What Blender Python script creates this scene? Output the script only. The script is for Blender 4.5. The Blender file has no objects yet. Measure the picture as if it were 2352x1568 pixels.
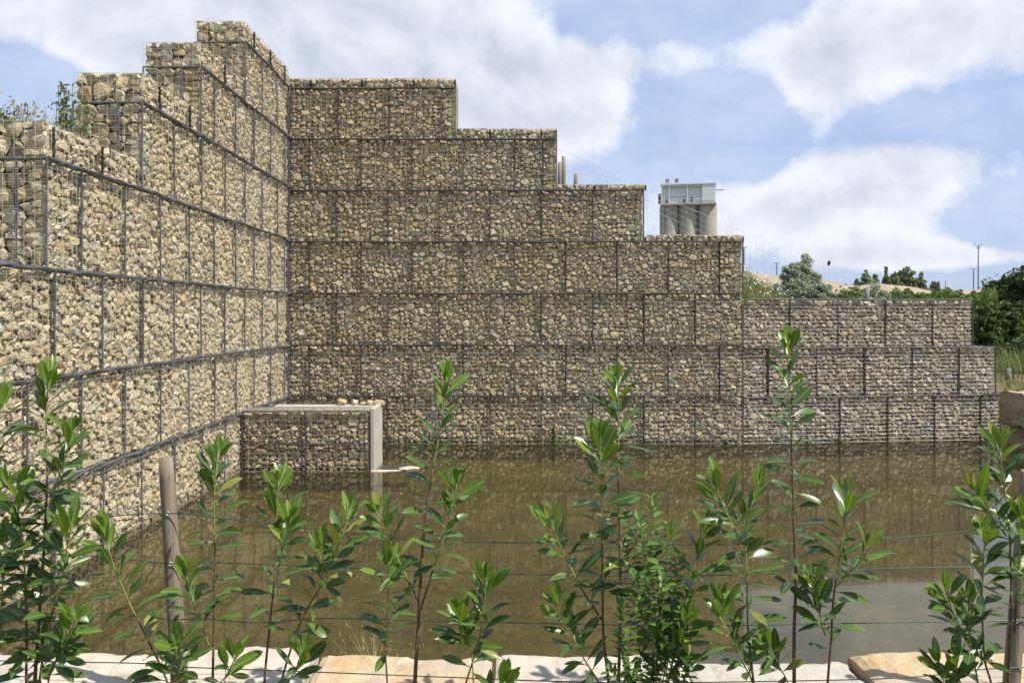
import bpy, bmesh, math, random
from mathutils import Vector, Matrix, noise as mnoise
R = math.radians
rng = random.Random(7)
sc = bpy.context.scene
col = sc.collection

# ------------------------------------------------------------------ camera, sky, sun, exposure
F = 2039.0                       # focal length in pixels of a 2352 px wide picture
CAMZ = 2.5
def W(px, py, d):                # a pixel of the photograph at distance d (metres) -> place in the scene
    return Vector(((px - 1176) / F * d, d, CAMZ + (724 - py) / F * d))
cd = bpy.data.cameras.new('camera'); cam = bpy.data.objects.new('camera', cd); col.objects.link(cam)
cam.location = (0, 0, CAMZ); cam.rotation_euler = (R(90), 0, 0)
cd.sensor_width = 36; cd.lens = F / 2352 * 36; cd.shift_y = -60 / 2352; cd.clip_end = 6000; cd.clip_start = 0.05
sc.camera = cam

SUN_EL, SUN_AZ = R(55), R(-27)   # azimuth measured from +X towards +Y
to_sun = Vector((math.cos(SUN_EL) * math.cos(SUN_AZ), math.cos(SUN_EL) * math.sin(SUN_AZ), math.sin(SUN_EL)))
sl = bpy.data.lights.new('sun', 'SUN'); so = bpy.data.objects.new('sun', sl); col.objects.link(so)
sl.energy = 5.0; sl.angle = R(0.55); sl.color = (1.0, 0.95, 0.86)
so.rotation_euler = (-to_sun).to_track_quat('-Z', 'Y').to_euler()
so.location = to_sun * 60

world = bpy.data.worlds.new('World'); sc.world = world; world.use_nodes = True
def build_world():
    nt = world.node_tree; nt.nodes.clear(); N = nt.nodes.new; L = nt.links.new
    def math_(op, a, b=None, c=None, clamp=False):
        n = N('ShaderNodeMath'); n.operation = op; n.use_clamp = clamp
        for i, v in enumerate((a, b, c)):
            if v is None: continue
            if isinstance(v, (int, float)): n.inputs[i].default_value = v
            else: L(v, n.inputs[i])
        return n.outputs[0]
    def vmath(op, a, b=None):
        n = N('ShaderNodeVectorMath'); n.operation = op
        for i, v in enumerate((a, b)):
            if v is None: continue
            if isinstance(v, (tuple, list, Vector)): n.inputs[i].default_value = tuple(v)
            else: L(v, n.inputs[i])
        return n.outputs['Value'] if op in ('DOT_PRODUCT', 'LENGTH') else n.outputs[0]
    tc = N('ShaderNodeTexCoord'); d = vmath('NORMALIZE', tc.outputs['Generated'])
    sky = N('ShaderNodeTexSky'); sky.sky_type = 'NISHITA'; sky.sun_disc = False
    sky.sun_elevation = SUN_EL; sky.sun_rotation = math.atan2(to_sun.x, to_sun.y)
    sky.air_density = 1.0; sky.dust_density = 1.2; sky.ozone_density = 1.0
    sep = N('ShaderNodeSeparateXYZ'); L(d, sep.inputs[0])
    # project the direction on a cloud layer
    zz = math_('ADD', math_('MAXIMUM', sep.outputs[2], 0.0), 0.22)
    cx = math_('DIVIDE', sep.outputs[0], zz); cy = math_('DIVIDE', sep.outputs[1], zz)
    cv = N('ShaderNodeCombineXYZ'); L(cx, cv.inputs[0]); L(cy, cv.inputs[1])
    L(math_('MULTIPLY', sep.outputs[2], 1.6), cv.inputs[2])
    def fbm(vec, scale, detail, rough, off=(0, 0, 0), dist=0.0):
        n = N('ShaderNodeTexNoise'); n.inputs['Scale'].default_value = scale
        n.inputs['Detail'].default_value = detail; n.inputs['Roughness'].default_value = rough
        n.inputs['Distortion'].default_value = dist
        L(vmath('ADD', vec, off), n.inputs['Vector']); return n.outputs[0]
    big = fbm(cv.outputs[0], 1.1, 3, 0.5, (3.1, 1.7, 0.4))
    puff = fbm(d, 7.0, 7, 0.58, (1.2, 4.0, 2.2), 0.25)
    fine = fbm(d, 26.0, 5, 0.6, (0.3, 0.0, 5.2))
    # clouds where the photograph has them (direction blobs); elsewhere the noise decides
    blobs = [  # px, py, rx, ry, weight
        (250, 40, 760, 230, .40), (850, 130, 420, 260, .40), (1080, 90, 130, 130, .22), (1230, 235, 230, 100, .44), (1330, 290, 220, 60, .20),
        (60, 185, 150, 70, -.50), (1480, 20, 300, 80, -.22), (1600, 235, 190, 70, -.25), (1620, 120, 320, 50, .15),
        (1880, 225, 100, 85, .27), (1830, 160, 50, 50, .12), (2180, 60, 360, 140, .42), (2160, 270, 230, 60, -.25),
        (1980, 440, 330, 105, .42), (1800, 500, 200, 60, .22), (2120, 370, 130, 60, .16), (1540, 330, 200, 90, -.15),
        (2300, 500, 130, 120, -.22), (1960, 590, 120, 30, .30), (2130, 582, 130, 38, .36), (1700, 400, 110, 60, -.12), (2300, 590, 90, 26, .28)]
    tot = None
    for (px, py, rx, ry, w) in blobs:
        c = Vector(((px - 1176) / F, 1, (724 - py) / F)); l = c.length; c.normalize()
        v = vmath('MULTIPLY', vmath('SUBTRACT', d, c), (F / rx * l, F / rx * l * .5, F / ry * l))
        e = math_('MULTIPLY', math_('EXPONENT', math_('MULTIPLY', vmath('DOT_PRODUCT', v, v), -0.9)), w)
        tot = e if tot is None else math_('ADD', tot, e)
    puff2 = fbm(d, 15.0, 8, 0.60, (4.2, 1.0, 7.2), 0.1)
    cov = math_('ADD', math_('MULTIPLY', big, 0.26), math_('ADD', math_('MULTIPLY', puff, 0.50), math_('MULTIPLY', puff2, 0.42)))
    cov = math_('ADD', cov, math_('MULTIPLY', fine, 0.10))
    cov = math_('ADD', cov, tot)
    ramp = N('ShaderNodeMapRange'); ramp.interpolation_type = 'SMOOTHSTEP'
    ramp.inputs['From Min'].default_value = 0.63; ramp.inputs['From Max'].default_value = 0.94
    L(cov, ramp.inputs['Value'])
    # thickness shading: the denser the cloud the greyer its underside, bright towards the sun
    lit = fbm(vmath('ADD', d, tuple(to_sun * 0.03)), 7.0, 6, 0.58, (1.2, 4.0, 2.2), 0.25)
    shade = math_('ADD', math_('MULTIPLY', math_('ADD', math_('SUBTRACT', puff, lit), math_('MULTIPLY', math_('SUBTRACT', puff2, .5), .35)), 3.0), 0.62, clamp=True)
    thick = N('ShaderNodeMapRange'); thick.inputs['From Min'].default_value = 0.85; thick.inputs['From Max'].default_value = 1.25
    thick.inputs['To Min'].default_value = 0.25; thick.inputs['To Max'].default_value = -0.28; L(cov, thick.inputs['Value'])
    shade = math_('ADD', shade, thick.outputs[0], clamp=True)
    cm = N('ShaderNodeMix'); cm.data_type = 'RGBA'
    cm.inputs[6].default_value = (0.46, 0.49, 0.58, 1); cm.inputs[7].default_value = (0.72, 0.74, 0.785, 1)
    L(shade, cm.inputs[0])
    hz = N('ShaderNodeMix'); hz.data_type = 'RGBA'      # milky lift of the blue sky
    sm = N('ShaderNodeVectorMath'); sm.operation = 'SCALE'; sm.inputs['Scale'].default_value = 0.09
    L(sky.outputs[0], sm.inputs[0])
    hz.inputs[0].default_value = 0.72; L(sm.outputs[0], hz.inputs[6]); hz.inputs[7].default_value = (0.265, 0.40, 0.69, 1)
    mx = N('ShaderNodeMix'); mx.data_type = 'RGBA'
    veil = math_('MULTIPLY', fbm(cv.outputs[0], 2.3, 5, .6, (7, 2, 1), .6), 0.72)
    L(math_('MULTIPLY', math_('MAXIMUM', ramp.outputs[0], math_('SUBTRACT', veil, 0.04)), 0.95), mx.inputs[0]); L(hz.outputs[2], mx.inputs[6]); L(cm.outputs[2], mx.inputs[7])
    bg = N('ShaderNodeBackground'); L(mx.outputs[2], bg.inputs[0]); bg.inputs[1].default_value = 1.0
    out = N('ShaderNodeOutputWorld'); L(bg.outputs[0], out.inputs[0])
build_world()
vs = sc.view_settings; vs.view_transform = 'Standard'; vs.look = 'None'; vs.gamma = 1; vs.exposure = 0.42; vs.use_curve_mapping = False
world.cycles.sampling_method = 'MANUAL'; world.cycles.sample_map_resolution = 256
sc.cycles.adaptive_threshold = 0.022
sc.cycles.max_bounces = 6; sc.cycles.diffuse_bounces = 3; sc.cycles.glossy_bounces = 3; sc.cycles.transparent_max_bounces = 12; sc.cycles.caustics_reflective = False; sc.cycles.caustics_refractive = False
sc.cycles.sample_clamp_indirect = 6

# ------------------------------------------------------------------ helpers
def tag(o, label=None, cat=None, group=None, kind=None):
    if label: o['label'] = label
    if cat: o['category'] = cat
    if group: o['group'] = group
    if kind: o['kind'] = kind
    return o
def empty(name, mat, label=None, cat=None, group=None):
    o = bpy.data.objects.new(name, None); o.empty_display_size = .1; col.objects.link(o)
    o.matrix_basis = mat if isinstance(mat, Matrix) else Matrix.Translation(Vector(mat))
    return tag(o, label, cat, group)
def link(name, me, parent=None, mat=None):
    o = bpy.data.objects.new(name, me); col.objects.link(o)
    if parent is not None: o.parent = parent
    if mat is not None: o.matrix_basis = mat if isinstance(mat, Matrix) else Matrix.Translation(Vector(mat))
    return o
def mesh(name, verts, faces, mats, smooth=False, fm=None):
    me = bpy.data.meshes.new(name); me.from_pydata([tuple(v) for v in verts], [], faces)
    for m in (mats if isinstance(mats, (list, tuple)) else [mats]): me.materials.append(m)
    if smooth: me.polygons.foreach_set('use_smooth', [True] * len(me.polygons))
    if fm: me.polygons.foreach_set('material_index', fm)
    me.update(); return me
class MB:
    def __init__(s): s.v = []; s.f = []; s.m = []
    def add(s, vs, fs, mi=0):
        o = len(s.v); s.v += [tuple(v) for v in vs]; s.f += [tuple(i + o for i in f) for f in fs]; s.m += [mi] * len(fs); return s
    def box(s, a, b, mi=0):
        (x0, y0, z0), (x1, y1, z1) = a, b
        return s.add([(x0,y0,z0),(x1,y0,z0),(x1,y1,z0),(x0,y1,z0),(x0,y0,z1),(x1,y0,z1),(x1,y1,z1),(x0,y1,z1)],
              [(0,3,2,1),(4,5,6,7),(0,1,5,4),(1,2,6,5),(2,3,7,6),(3,0,4,7)], mi)
    def tube(s, pts, rad, n=6, mi=0, cap=True):
        pts = [Vector(p) for p in pts]; k = len(pts); vs = []; fs = []
        t0 = (pts[1] - pts[0]).normalized(); ref = Vector((0, 0, 1)) if abs(t0.z) < .9 else Vector((1, 0, 0))
        nx = t0.cross(ref).normalized()
        for i, p in enumerate(pts):
            t = (pts[min(i+1, k-1)] - pts[max(i-1, 0)]).normalized()
            nx = (nx - t * nx.dot(t)).normalized(); ny = t.cross(nx)
            r = rad if isinstance(rad, (int, float)) else rad[i]
            for j in range(n):
                a = 2 * math.pi * j / n; vs.append(p + nx * math.cos(a) * r + ny * math.sin(a) * r)
        for i in range(k - 1):
            for j in range(n):
                a = i*n + j; b = i*n + (j+1) % n; fs.append((a, b, b + n, a + n))
        if cap: fs.append(tuple(range(n))[::-1]); fs.append(tuple((k-1)*n + j for j in range(n)))
        return s.add(vs, fs, mi)
    def mesh(s, name, mats, smooth=False): return mesh(name, s.v, s.f, mats, smooth, s.m)
def spline(pts, step):
    pts = [Vector(p) for p in pts]; P = [pts[0]*2 - pts[1]] + pts + [pts[-1]*2 - pts[-2]]; out = []
    for i in range(1, len(P) - 2):
        a, b, c, e = P[i-1:i+3]; n = max(2, int((c - b).length / step))
        for j in range(n):
            t = j / n
            out.append(.5 * ((2*b) + (c - a)*t + (2*a - 5*b + 4*c - e)*t*t + (-a + 3*b - 3*c + e)*t**3))
    out.append(pts[-1].copy()); return out
def sm01(a, b, x):
    t = max(0.0, min(1.0, (x - a) / (b - a))); return t*t*(3 - 2*t)

# ------------------------------------------------------------------ materials
class NT:
    def __init__(s, name):
        s.m = bpy.data.materials.new(name); s.m.use_nodes = True; s.t = s.m.node_tree; s.t.nodes.clear()
        s.out = s.n('ShaderNodeOutputMaterial')
    def n(s, k, **kw):
        x = s.t.nodes.new(k)
        for a, b in kw.items(): setattr(x, a, b)
        return x
    def l(s, a, b): s.t.links.new(a, b)
    def val(s, inp, v):
        if isinstance(v, (int, float, tuple, list)): inp.default_value = v
        else: s.l(v, inp)
    def math(s, op, a, b=0.0, clamp=False):
        x = s.n('ShaderNodeMath', operation=op, use_clamp=clamp); s.val(x.inputs[0], a); s.val(x.inputs[1], b); return x.outputs[0]
    def noise(s, vec, scale, detail=4, rough=.55, dist=0.0, out=0):
        x = s.n('ShaderNodeTexNoise'); x.inputs['Scale'].default_value = scale; x.inputs['Detail'].default_value = detail
        x.inputs['Roughness'].default_value = rough; x.inputs['Distortion'].default_value = dist
        if vec is not None: s.l(vec, x.inputs['Vector'])
        return x.outputs[out]
    def ramp(s, fac, stops, interp='LINEAR'):
        x = s.n('ShaderNodeValToRGB'); r = x.color_ramp; r.interpolation = interp
        while len(r.elements) < len(stops): r.elements.new(.5)
        for e, (p, c) in zip(r.elements, stops): e.position = p; e.color = (*c, 1) if len(c) == 3 else c
        s.l(fac, x.inputs[0]); return x.outputs[0]
    def mix(s, f, a, b, blend='MIX'):
        x = s.n('ShaderNodeMix', data_type='RGBA', blend_type=blend); s.val(x.inputs[0], f)
        for i, v in ((6, a), (7, b)): s.val(x.inputs[i], (*v, 1) if isinstance(v, tuple) and len(v) == 3 else v)
        return x.outputs[2]
    def rangemap(s, v, a, b, c, d):
        x = s.n('ShaderNodeMapRange'); s.l(v, x.inputs[0])
        for i, q in zip((1, 2, 3, 4), (a, b, c, d)): x.inputs[i].default_value = q
        return x.outputs[0]
    def vec(s, op, a, b):
        x = s.n('ShaderNodeVectorMath', operation=op); s.val(x.inputs[0], a); s.val(x.inputs[1], b); return x.outputs[0]
    def bump(s, h, strength, dist, normal=None):
        x = s.n('ShaderNodeBump'); x.inputs['Strength'].default_value = strength; x.inputs['Distance'].default_value = dist
        s.l(h, x.inputs['Height'])
        if normal is not None: s.l(normal, x.inputs['Normal'])
        return x.outputs[0]
    def bsdf(s, color, rough=.8, spec=.3, normal=None, metal=0.0):
        b = s.n('ShaderNodeBsdfPrincipled'); s.val(b.inputs['Base Color'], (*color, 1) if isinstance(color, tuple) and len(color) == 3 else color)
        s.val(b.inputs['Roughness'], rough); b.inputs['Specular IOR Level'].default_value = spec; b.inputs['Metallic'].default_value = metal
        if normal is not None: s.l(normal, b.inputs['Normal'])
        return b.outputs[0]
    def done(s, sh): s.l(sh, s.out.inputs[0]); return s.m
    def pos(s): return s.n('ShaderNodeNewGeometry').outputs['Position']
    def obj(s): return s.n('ShaderNodeTexCoord').outputs['Object']
    def rand(s): return s.n('ShaderNodeObjectInfo').outputs['Random']

def stone_mat(name, stops, k=1.0):
    t = NT(name); r = t.rand(); o = t.obj(); p = t.pos()
    rv = t.n('ShaderNodeCombineXYZ'); t.l(t.math('MULTIPLY', r, 37.0), rv.inputs[0]); t.l(t.math('MULTIPLY', r, 91.0), rv.inputs[2])
    v = t.vec('ADD', o, rv.outputs[0])
    c = t.ramp(r, stops, 'CONSTANT')
    big = t.noise(p, 0.55, 3)                                   # iron-stained and greyer patches of the wall
    c = t.mix(t.rangemap(big, .38, .62, 0, .45), c, t.mix(1.0, c, (1.02, .93, .76), 'MULTIPLY'))
    bat = t.noise(p, 1.15, 1); c = t.mix(t.rangemap(bat, .40, .60, 0, .5), c, t.mix(1.0, c, (.84, .83, .82), 'MULTIPLY'))   # batches of rock
    m1 = t.noise(v, 17, 5, .65); m2 = t.noise(v, 60, 4, .6)
    c = t.mix(t.rangemap(m1, .35, .68, 0, .75), c, t.mix(1.0, c, (.74, .69, .60), 'MULTIPLY'))
    c = t.mix(t.rangemap(m2, .45, .75, 0, .4), c, t.mix(1.0, c, (1.25, 1.22, 1.15), 'MULTIPLY'))
    zp = t.n('ShaderNodeSeparateXYZ'); t.l(p, zp.inputs[0]); wet = t.rangemap(t.math('ADD', zp.outputs[2], t.math('MULTIPLY', t.noise(p, 3.5, 4), -.22)), -.08, .02, .7, 0)
    c = t.mix(wet, c, t.mix(1.0, c, (.36, .38, .24), 'MULTIPLY'))                                   # damp, algae-stained foot
    r2 = t.math('FRACT', t.math('MULTIPLY', r, 53.7))
    hsv = t.n('ShaderNodeHueSaturation'); t.l(c, hsv.inputs['Color']); hsv.inputs['Saturation'].default_value = 1.12; t.l(t.rangemap(r2, 0, 1, .86 * k, 1.10 * k), hsv.inputs['Value'])
    h = t.math('ADD', t.math('MULTIPLY', m1, 1.0), t.math('MULTIPLY', m2, .45))
    return t.done(t.bsdf(hsv.outputs[0], .85, .25, t.bump(h, .7, .02)))
WARM = [(0, (.42,.37,.255)), (.14, (.48,.425,.305)), (.28, (.385,.335,.23)), (.42, (.45,.40,.28)), (.55, (.50,.45,.335)),
        (.66, (.41,.365,.26)), (.78, (.43,.355,.225)), (.85, (.43,.405,.31)), (.91, (.51,.46,.35)), (.965, (.41,.40,.335)), (.992, (.36,.27,.20))]
GREY = [(0, (.40,.355,.275)), (.14, (.44,.40,.325)), (.28, (.36,.32,.255)), (.42, (.42,.375,.295)), (.55, (.47,.43,.355)),
        (.66, (.38,.34,.275)), (.78, (.40,.335,.24)), (.84, (.42,.40,.345)), (.90, (.49,.46,.395)), (.955, (.39,.38,.36)), (.99, (.35,.27,.235))]
M = {}
M['stone'] = stone_mat('stone_warm', WARM, 1.22)
M['stone_grey'] = stone_mat('stone_grey', GREY, 1.2)
t = NT('core'); n1 = t.noise(t.pos(), 9, 5, .6)
M['core'] = t.done(t.bsdf(t.ramp(n1, [(.35, (.24,.20,.135)), (.65, (.42,.36,.25))]), .95, .1, t.bump(n1, 1, .08)))
t = NT('zinc_wire'); n1 = t.noise(t.pos(), 3, 3)
M['wire'] = t.done(t.bsdf(t.ramp(n1, [(.3, (.30,.30,.285)), (.7, (.46,.46,.44))]), .5, .5, None, .35))
t = NT('coil_wire_shaded'); n1 = t.noise(t.pos(), 5, 3)
M['coil'] = t.done(t.bsdf(t.ramp(n1, [(.3, (.055,.06,.066)), (.7, (.125,.13,.138))]), .5, .5, None, .3))  # same wire as on the side wall, its shade painted in as darker grey
t = NT('coil_wire_sunlit'); n1 = t.noise(t.pos(), 5, 3)
M['rope'] = t.done(t.bsdf(t.ramp(n1, [(.3, (.13,.135,.14)), (.7, (.24,.245,.25))]), .5, .5, None, .3))  # side wall copy of the joint wire, sunlight painted in as lighter grey
t = NT('concrete'); p = t.pos(); n1 = t.noise(p, 2.2, 5, .6); n2 = t.noise(p, 30, 4)
c = t.ramp(n1, [(.3, (.36,.335,.27)), (.6, (.46,.43,.36)), (.75, (.38,.34,.26))])
M['concrete'] = t.done(t.bsdf(t.mix(t.rangemap(n2, .4, .7, 0, .35), c, (.40,.37,.31)), .85, .25, t.bump(n2, .3, .01)))

# ------------------------------------------------------------------ ground
SEG = R(7.0)                     # the back wall turns by this angle at its last third
XB, YB, XL = 4.49, 17.28, -4.345
def back_y(x): return YB if x < XB else YB + (x - XB) * math.tan(SEG)
def ground_h(x, y):
    nz = mnoise.noise(Vector((x*.35, y*.35, 3.3))) * .12
    # bed of the pond
    bed = -.32 + mnoise.noise(Vector((x*.5, y*.5, .2))) * .07
    near = .30 + .5 * (1 - sm01(-1, 4.3, y)) + nz * .3
    z = near + (bed - near) * sm01(4.75, 5.5, y)
    z += (1.0 + nz - z) * sm01(9.9, 11.2, x) * sm01(4, 6, y)
    # behind the side wall
    zl = max(.8, min(6.7, 4.1 + (y - 10.43) * .49) - .55 * max(0, -6.2 - x)) + nz * .4
    z += (zl - z) * sm01(-4.65, -5.05, x) if x < -4.65 else 0
    # behind the back wall
    yb = back_y(x)
    if y > yb + .3:
        zb = min(6.7, 5.85 - .53 * (x + 1.1)) + (min(.75, max(0, .26 * (y - yb - 1.2))) if x < 4 else min(1.15, max(0, .34 * (y - yb - 1.1))))
        zb = max(zb, 1.15) + nz
        zb += (1.1 + nz*3 - zb) * sm01(26, 44, y)
        zb -= .6 * max(0, -6.0 - x); zb = max(zb, 1.0)
        z += (zb - z) * sm01(yb + .3, yb + .7, y)
    if abs(x) > 60 or y > 60: z = 1.0 + nz * 2
    return z
def axis(lo, hi, a, b, step, grow=1.25):
    xs = [a + i*step for i in range(int((b - a)/step) + 1)]
    s = step; x = xs[0]; left = []
    while x > lo: s *= grow; x -= s; left.append(x)
    s = step; x = xs[-1]; right = []
    while x < hi: s *= grow; x += s; right.append(x)
    return left[::-1] + xs + right
xs = axis(-1800, 1800, -9, 16, .3); ys = axis(-300, 3000, -2, 32, .3)
gv = [(x, y, ground_h(x, y)) for y in ys for x in xs]; nx_ = len(xs)
gf = [(j*nx_+i, j*nx_+i+1, (j+1)*nx_+i+1, (j+1)*nx_+i) for j in range(len(ys)-1) for i in range(nx_-1)]
t = NT('ground'); p = t.pos(); n1 = t.noise(p, .8, 6, .6); n2 = t.noise(p, 9, 5, .65); n3 = t.noise(p, .15, 3)
soil = t.ramp(n2, [(.3, (.13,.10,.06)), (.7, (.24,.18,.11))]); grs = t.ramp(n2, [(.3, (.055,.075,.02)), (.7, (.13,.14,.05))])
sepz = t.n('ShaderNodeSeparateXYZ'); t.l(p, sepz.inputs[0])
c = t.mix(t.rangemap(n1, .42, .56, 0, 1), soil, grs)
mud = t.ramp(t.math('ADD', t.math('MULTIPLY', t.noise(p, 1.3, 6, .66, .5), .6), t.math('MULTIPLY', t.noise(p, 7.0, 5, .7), .4)), [(.36, (.056,.050,.026)), (.50, (.125,.110,.056)), (.64, (.22,.195,.115))])
c = t.mix(t.rangemap(sepz.outputs[2], -.12, .06, 0, 1), mud, c)
M['ground'] = t.done(t.bsdf(c, .95, .1, t.bump(n2, .6, .08)))
tag(link('ground', mesh('ground', gv, gf, M['ground'], True)), 'earth ground with pond bed and weedy banks', kind='structure')

# water: a rippled sheet over the brown bed
t = NT('pond_water'); p = t.pos()
st = t.vec('MULTIPLY', p, (1.0, 3.4, 1.0))
w1 = t.noise(st, 2.6, 3, .5, .6); w2 = t.noise(st, 9.0, 3, .55, .3); w3 = t.noise(p, .7, 2, .5)
h = t.math('ADD', t.math('MULTIPLY', w1, .7), t.math('MULTIPLY', w2, .32))
h = t.math('MULTIPLY', h, t.rangemap(w3, .35, .65, .35, 1.0))
bn = t.bump(h, 1.0, .0006)
fr = t.n('ShaderNodeFresnel'); fr.inputs['IOR'].default_value = 1.38; t.l(bn, fr.inputs['Normal'])
gl = t.n('ShaderNodeBsdfGlossy'); gl.inputs['Roughness'].default_value = .012; t.l(bn, gl.inputs['Normal']); gl.inputs['Color'].default_value = (.92,.92,.88,1)
tr = t.n('ShaderNodeBsdfTransparent'); tr.inputs['Color'].default_value = (.82,.77,.56,1)
df = t.n('ShaderNodeBsdfDiffuse'); df.inputs['Color'].default_value = (.090,.081,.042,1)
murk = t.n('ShaderNodeMixShader'); murk.inputs[0].default_value = .27; t.l(tr.outputs[0], murk.inputs[1]); t.l(df.outputs[0], murk.inputs[2])
ms = t.n('ShaderNodeMixShader'); t.l(fr.outputs[0], ms.inputs[0]); t.l(murk.outputs[0], ms.inputs[1]); t.l(gl.outputs[0], ms.inputs[2])
M['water'] = t.done(ms.outputs[0])
wv = [(XL-.3, 4.7, 0), (11.2, 4.7, 0), (11.2, 18.4, 0), (4.49, 17.7, 0), (XL-.3, 17.7, 0)]
tag(link('water', mesh('water', wv, [(0,1,2,3,4)], M['water'])), 'brown murky pond water mirroring the stone walls', kind='structure')

# ------------------------------------------------------------------ gabions
def clip(poly, a, b, c):          # keep a*x + b*y <= c
    out = []; n = len(poly)
    for i in range(n):
        p, q = poly[i], poly[(i+1) % n]
        dp = a*p[0] + b*p[1] - c; dq = a*q[0] + b*q[1] - c
        if dp <= 0: out.append(p)
        if (dp < 0 < dq) or (dq < 0 < dp):
            s = dp / (dp - dq); out.append((p[0] + (q[0]-p[0])*s, p[1] + (q[1]-p[1])*s))
    return out
STONE_ID = [0]
def make_pattern(w, h, density, mat, rg):
    """Fill a w x h basket face with packed stones: list of (centre u, centre v, mesh)."""
    an = 1.18                                    # stones lie a little flatter than tall
    H = h * an; m = .010; base = .5 / math.sqrt(density / an)
    pts = []
    for r_lo, r_hi, tries in ((1.35, 1.8, 9), (.95, 1.3, 120), (.70, .98, 800), (.46, .7, 700)):
        for _ in range(int(tries * max(.15, w * h * density / 92))):
            r = base * rg.uniform(r_lo, r_hi); x = rg.uniform(m + r*.6, max(m + r*.6 + .001, w - m - r*.6)); y = rg.uniform(m + r*.6, max(m + r*.6 + .001, H - m - r*.6))
            if all((x-a)**2 + (y-b)**2 > (.93*(r+q))**2 for a, b, q in pts): pts.append((x, y, r))
    res = []
    for i, (x, y, r) in enumerate(pts):
        poly = [(m, m), (w-m, m), (w-m, H-m), (m, H-m)]
        near = sorted(((q[0]-x)**2 + (q[1]-y)**2, j) for j, q in enumerate(pts) if j != i)[:16]
        for _, j in near:
            a, b, q = pts[j]
            dx, dy = a - x, b - y; l = math.hypot(dx, dy); gap = rg.uniform(.003, .011)
            cst = (a*a + b*b - x*x - y*y + r*r - q*q) / 2 - gap * .5 * l
            poly = clip(poly, dx, dy, cst)
            if len(poly) < 3: break
        if len(poly) < 3: continue
        poly = [(px_, py_ / an) for px_, py_ in poly]
        # chip the corners
        cut = []; n = len(poly)
        for k in range(n):
            a, b, c = poly[k-1], poly[k], poly[(k+1) % n]
            if rg.random() < .42: cut.append(b); continue
            s1, s2 = rg.uniform(.14, .34), rg.uniform(.14, .34)
            cut.append((b[0] + (a[0]-b[0])*s1, b[1] + (a[1]-b[1])*s1)); cut.append((b[0] + (c[0]-b[0])*s2, b[1] + (c[1]-b[1])*s2))
        P = []
        for q in cut:
            if not P or math.hypot(q[0]-P[-1][0], q[1]-P[-1][1]) > .012: P.append(q)
        if len(P) > 3 and math.hypot(P[0][0]-P[-1][0], P[0][1]-P[-1][1]) <= .012: P.pop()
        if len(P) < 4: continue
        cx = sum(q[0] for q in P) / len(P); cy = sum(q[1] for q in P) / len(P)
        size = max(math.hypot(q[0]-cx, q[1]-cy) for q in P); n = len(P)
        if size < .014: continue
        set_back = rg.choice((0, 0, .006, .014, .026)) if size > .035 else rg.uniform(.01, .04)
        tx, ty = rg.gauss(0, .48), rg.gauss(0, .48)       # tilt of the front facet
        ox, oy = rg.uniform(-.22, .22)*size, rg.uniform(-.22, .22)*size
        vs = []
        for ring, (lo, hi, d0, d1) in enumerate(((.55, .85, .10, .15), (.97, 1.0, .026, .062), (.55, .90, .0, .012))):
            s_all = rg.uniform(lo, hi)
            for q in P:
                s = min(.97, s_all * rg.uniform(.78, 1.15)) if ring != 1 else 1.0
                x_, y_ = (q[0]-cx)*s, (q[1]-cy)*s
                dd = rg.uniform(d0, d1)
                if ring == 2:
                    x_ += ox * (1 - s_all); y_ += oy * (1 - s_all); dd += .004 + max(0.0, tx*x_ + ty*y_ + size * .30 * (abs(tx) + abs(ty)) * .7)
                    dd = min(dd, .05)
                if ring == 1: dd = min(dd, .02 + size * .8)
                vs.append((x_, dd + set_back, y_))
        fs = [tuple(range(n))]
        for ring in range(2):
            for k in range(n):
                a = ring*n + k; b = ring*n + (k+1) % n; fs.append((a, a+n, b+n, b))
        # front cap as a low peak
        pk = len(vs); fx = sum(v[0] for v in vs[2*n:]) / n; fz = sum(v[2] for v in vs[2*n:]) / n; fy = sum(v[1] for v in vs[2*n:]) / n
        vs.append((fx + ox*.3, max(0.0, fy - rg.uniform(.0, .012)), fz + oy*.3))
        fs += [(2*n + k, pk, 2*n + (k+1) % n) for k in range(n)]
        STONE_ID[0] += 1
        res.append((cx, cy, mesh('stone', vs, fs, mat)))
    return res
PAT = {}
def pattern(w, h, density, mk, rg):
    """A stone fill: whole baskets share a few fills, odd sizes get their own."""
    if abs(w - 1) < .06 and abs(h - 1) < .06 and density == 116:
        lst = PAT.setdefault(mk, [])
        if len(lst) < 9: lst.append(make_pattern(1, 1, density, M[mk], rg)); return lst[-1], True
        return rg.choice(lst), True
    return make_pattern(w, h, density, M[mk], rg), False
def fill_face(parent, w, h, mk, rg, density=116, L=Matrix.Identity(4)):
    pat, shared = pattern(w, h, density, mk, rg)
    mu, mv = (rg.choice((-1, 1)), rg.choice((-1, 1))) if shared else (1, 1)
    sx, sz = (w, h) if shared else (1, 1)
    for cu, cvv, me in pat:
        u = cu if mu == 1 else 1 - cu; v = cvv if mv == 1 else 1 - cvv
        link('stone', me, parent, L @ Matrix.Translation((u*sx, 0, v*sz)) @ Matrix.Diagonal((mu*sx, 1, mv*sz, 1)))
MESHES = {}
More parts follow.
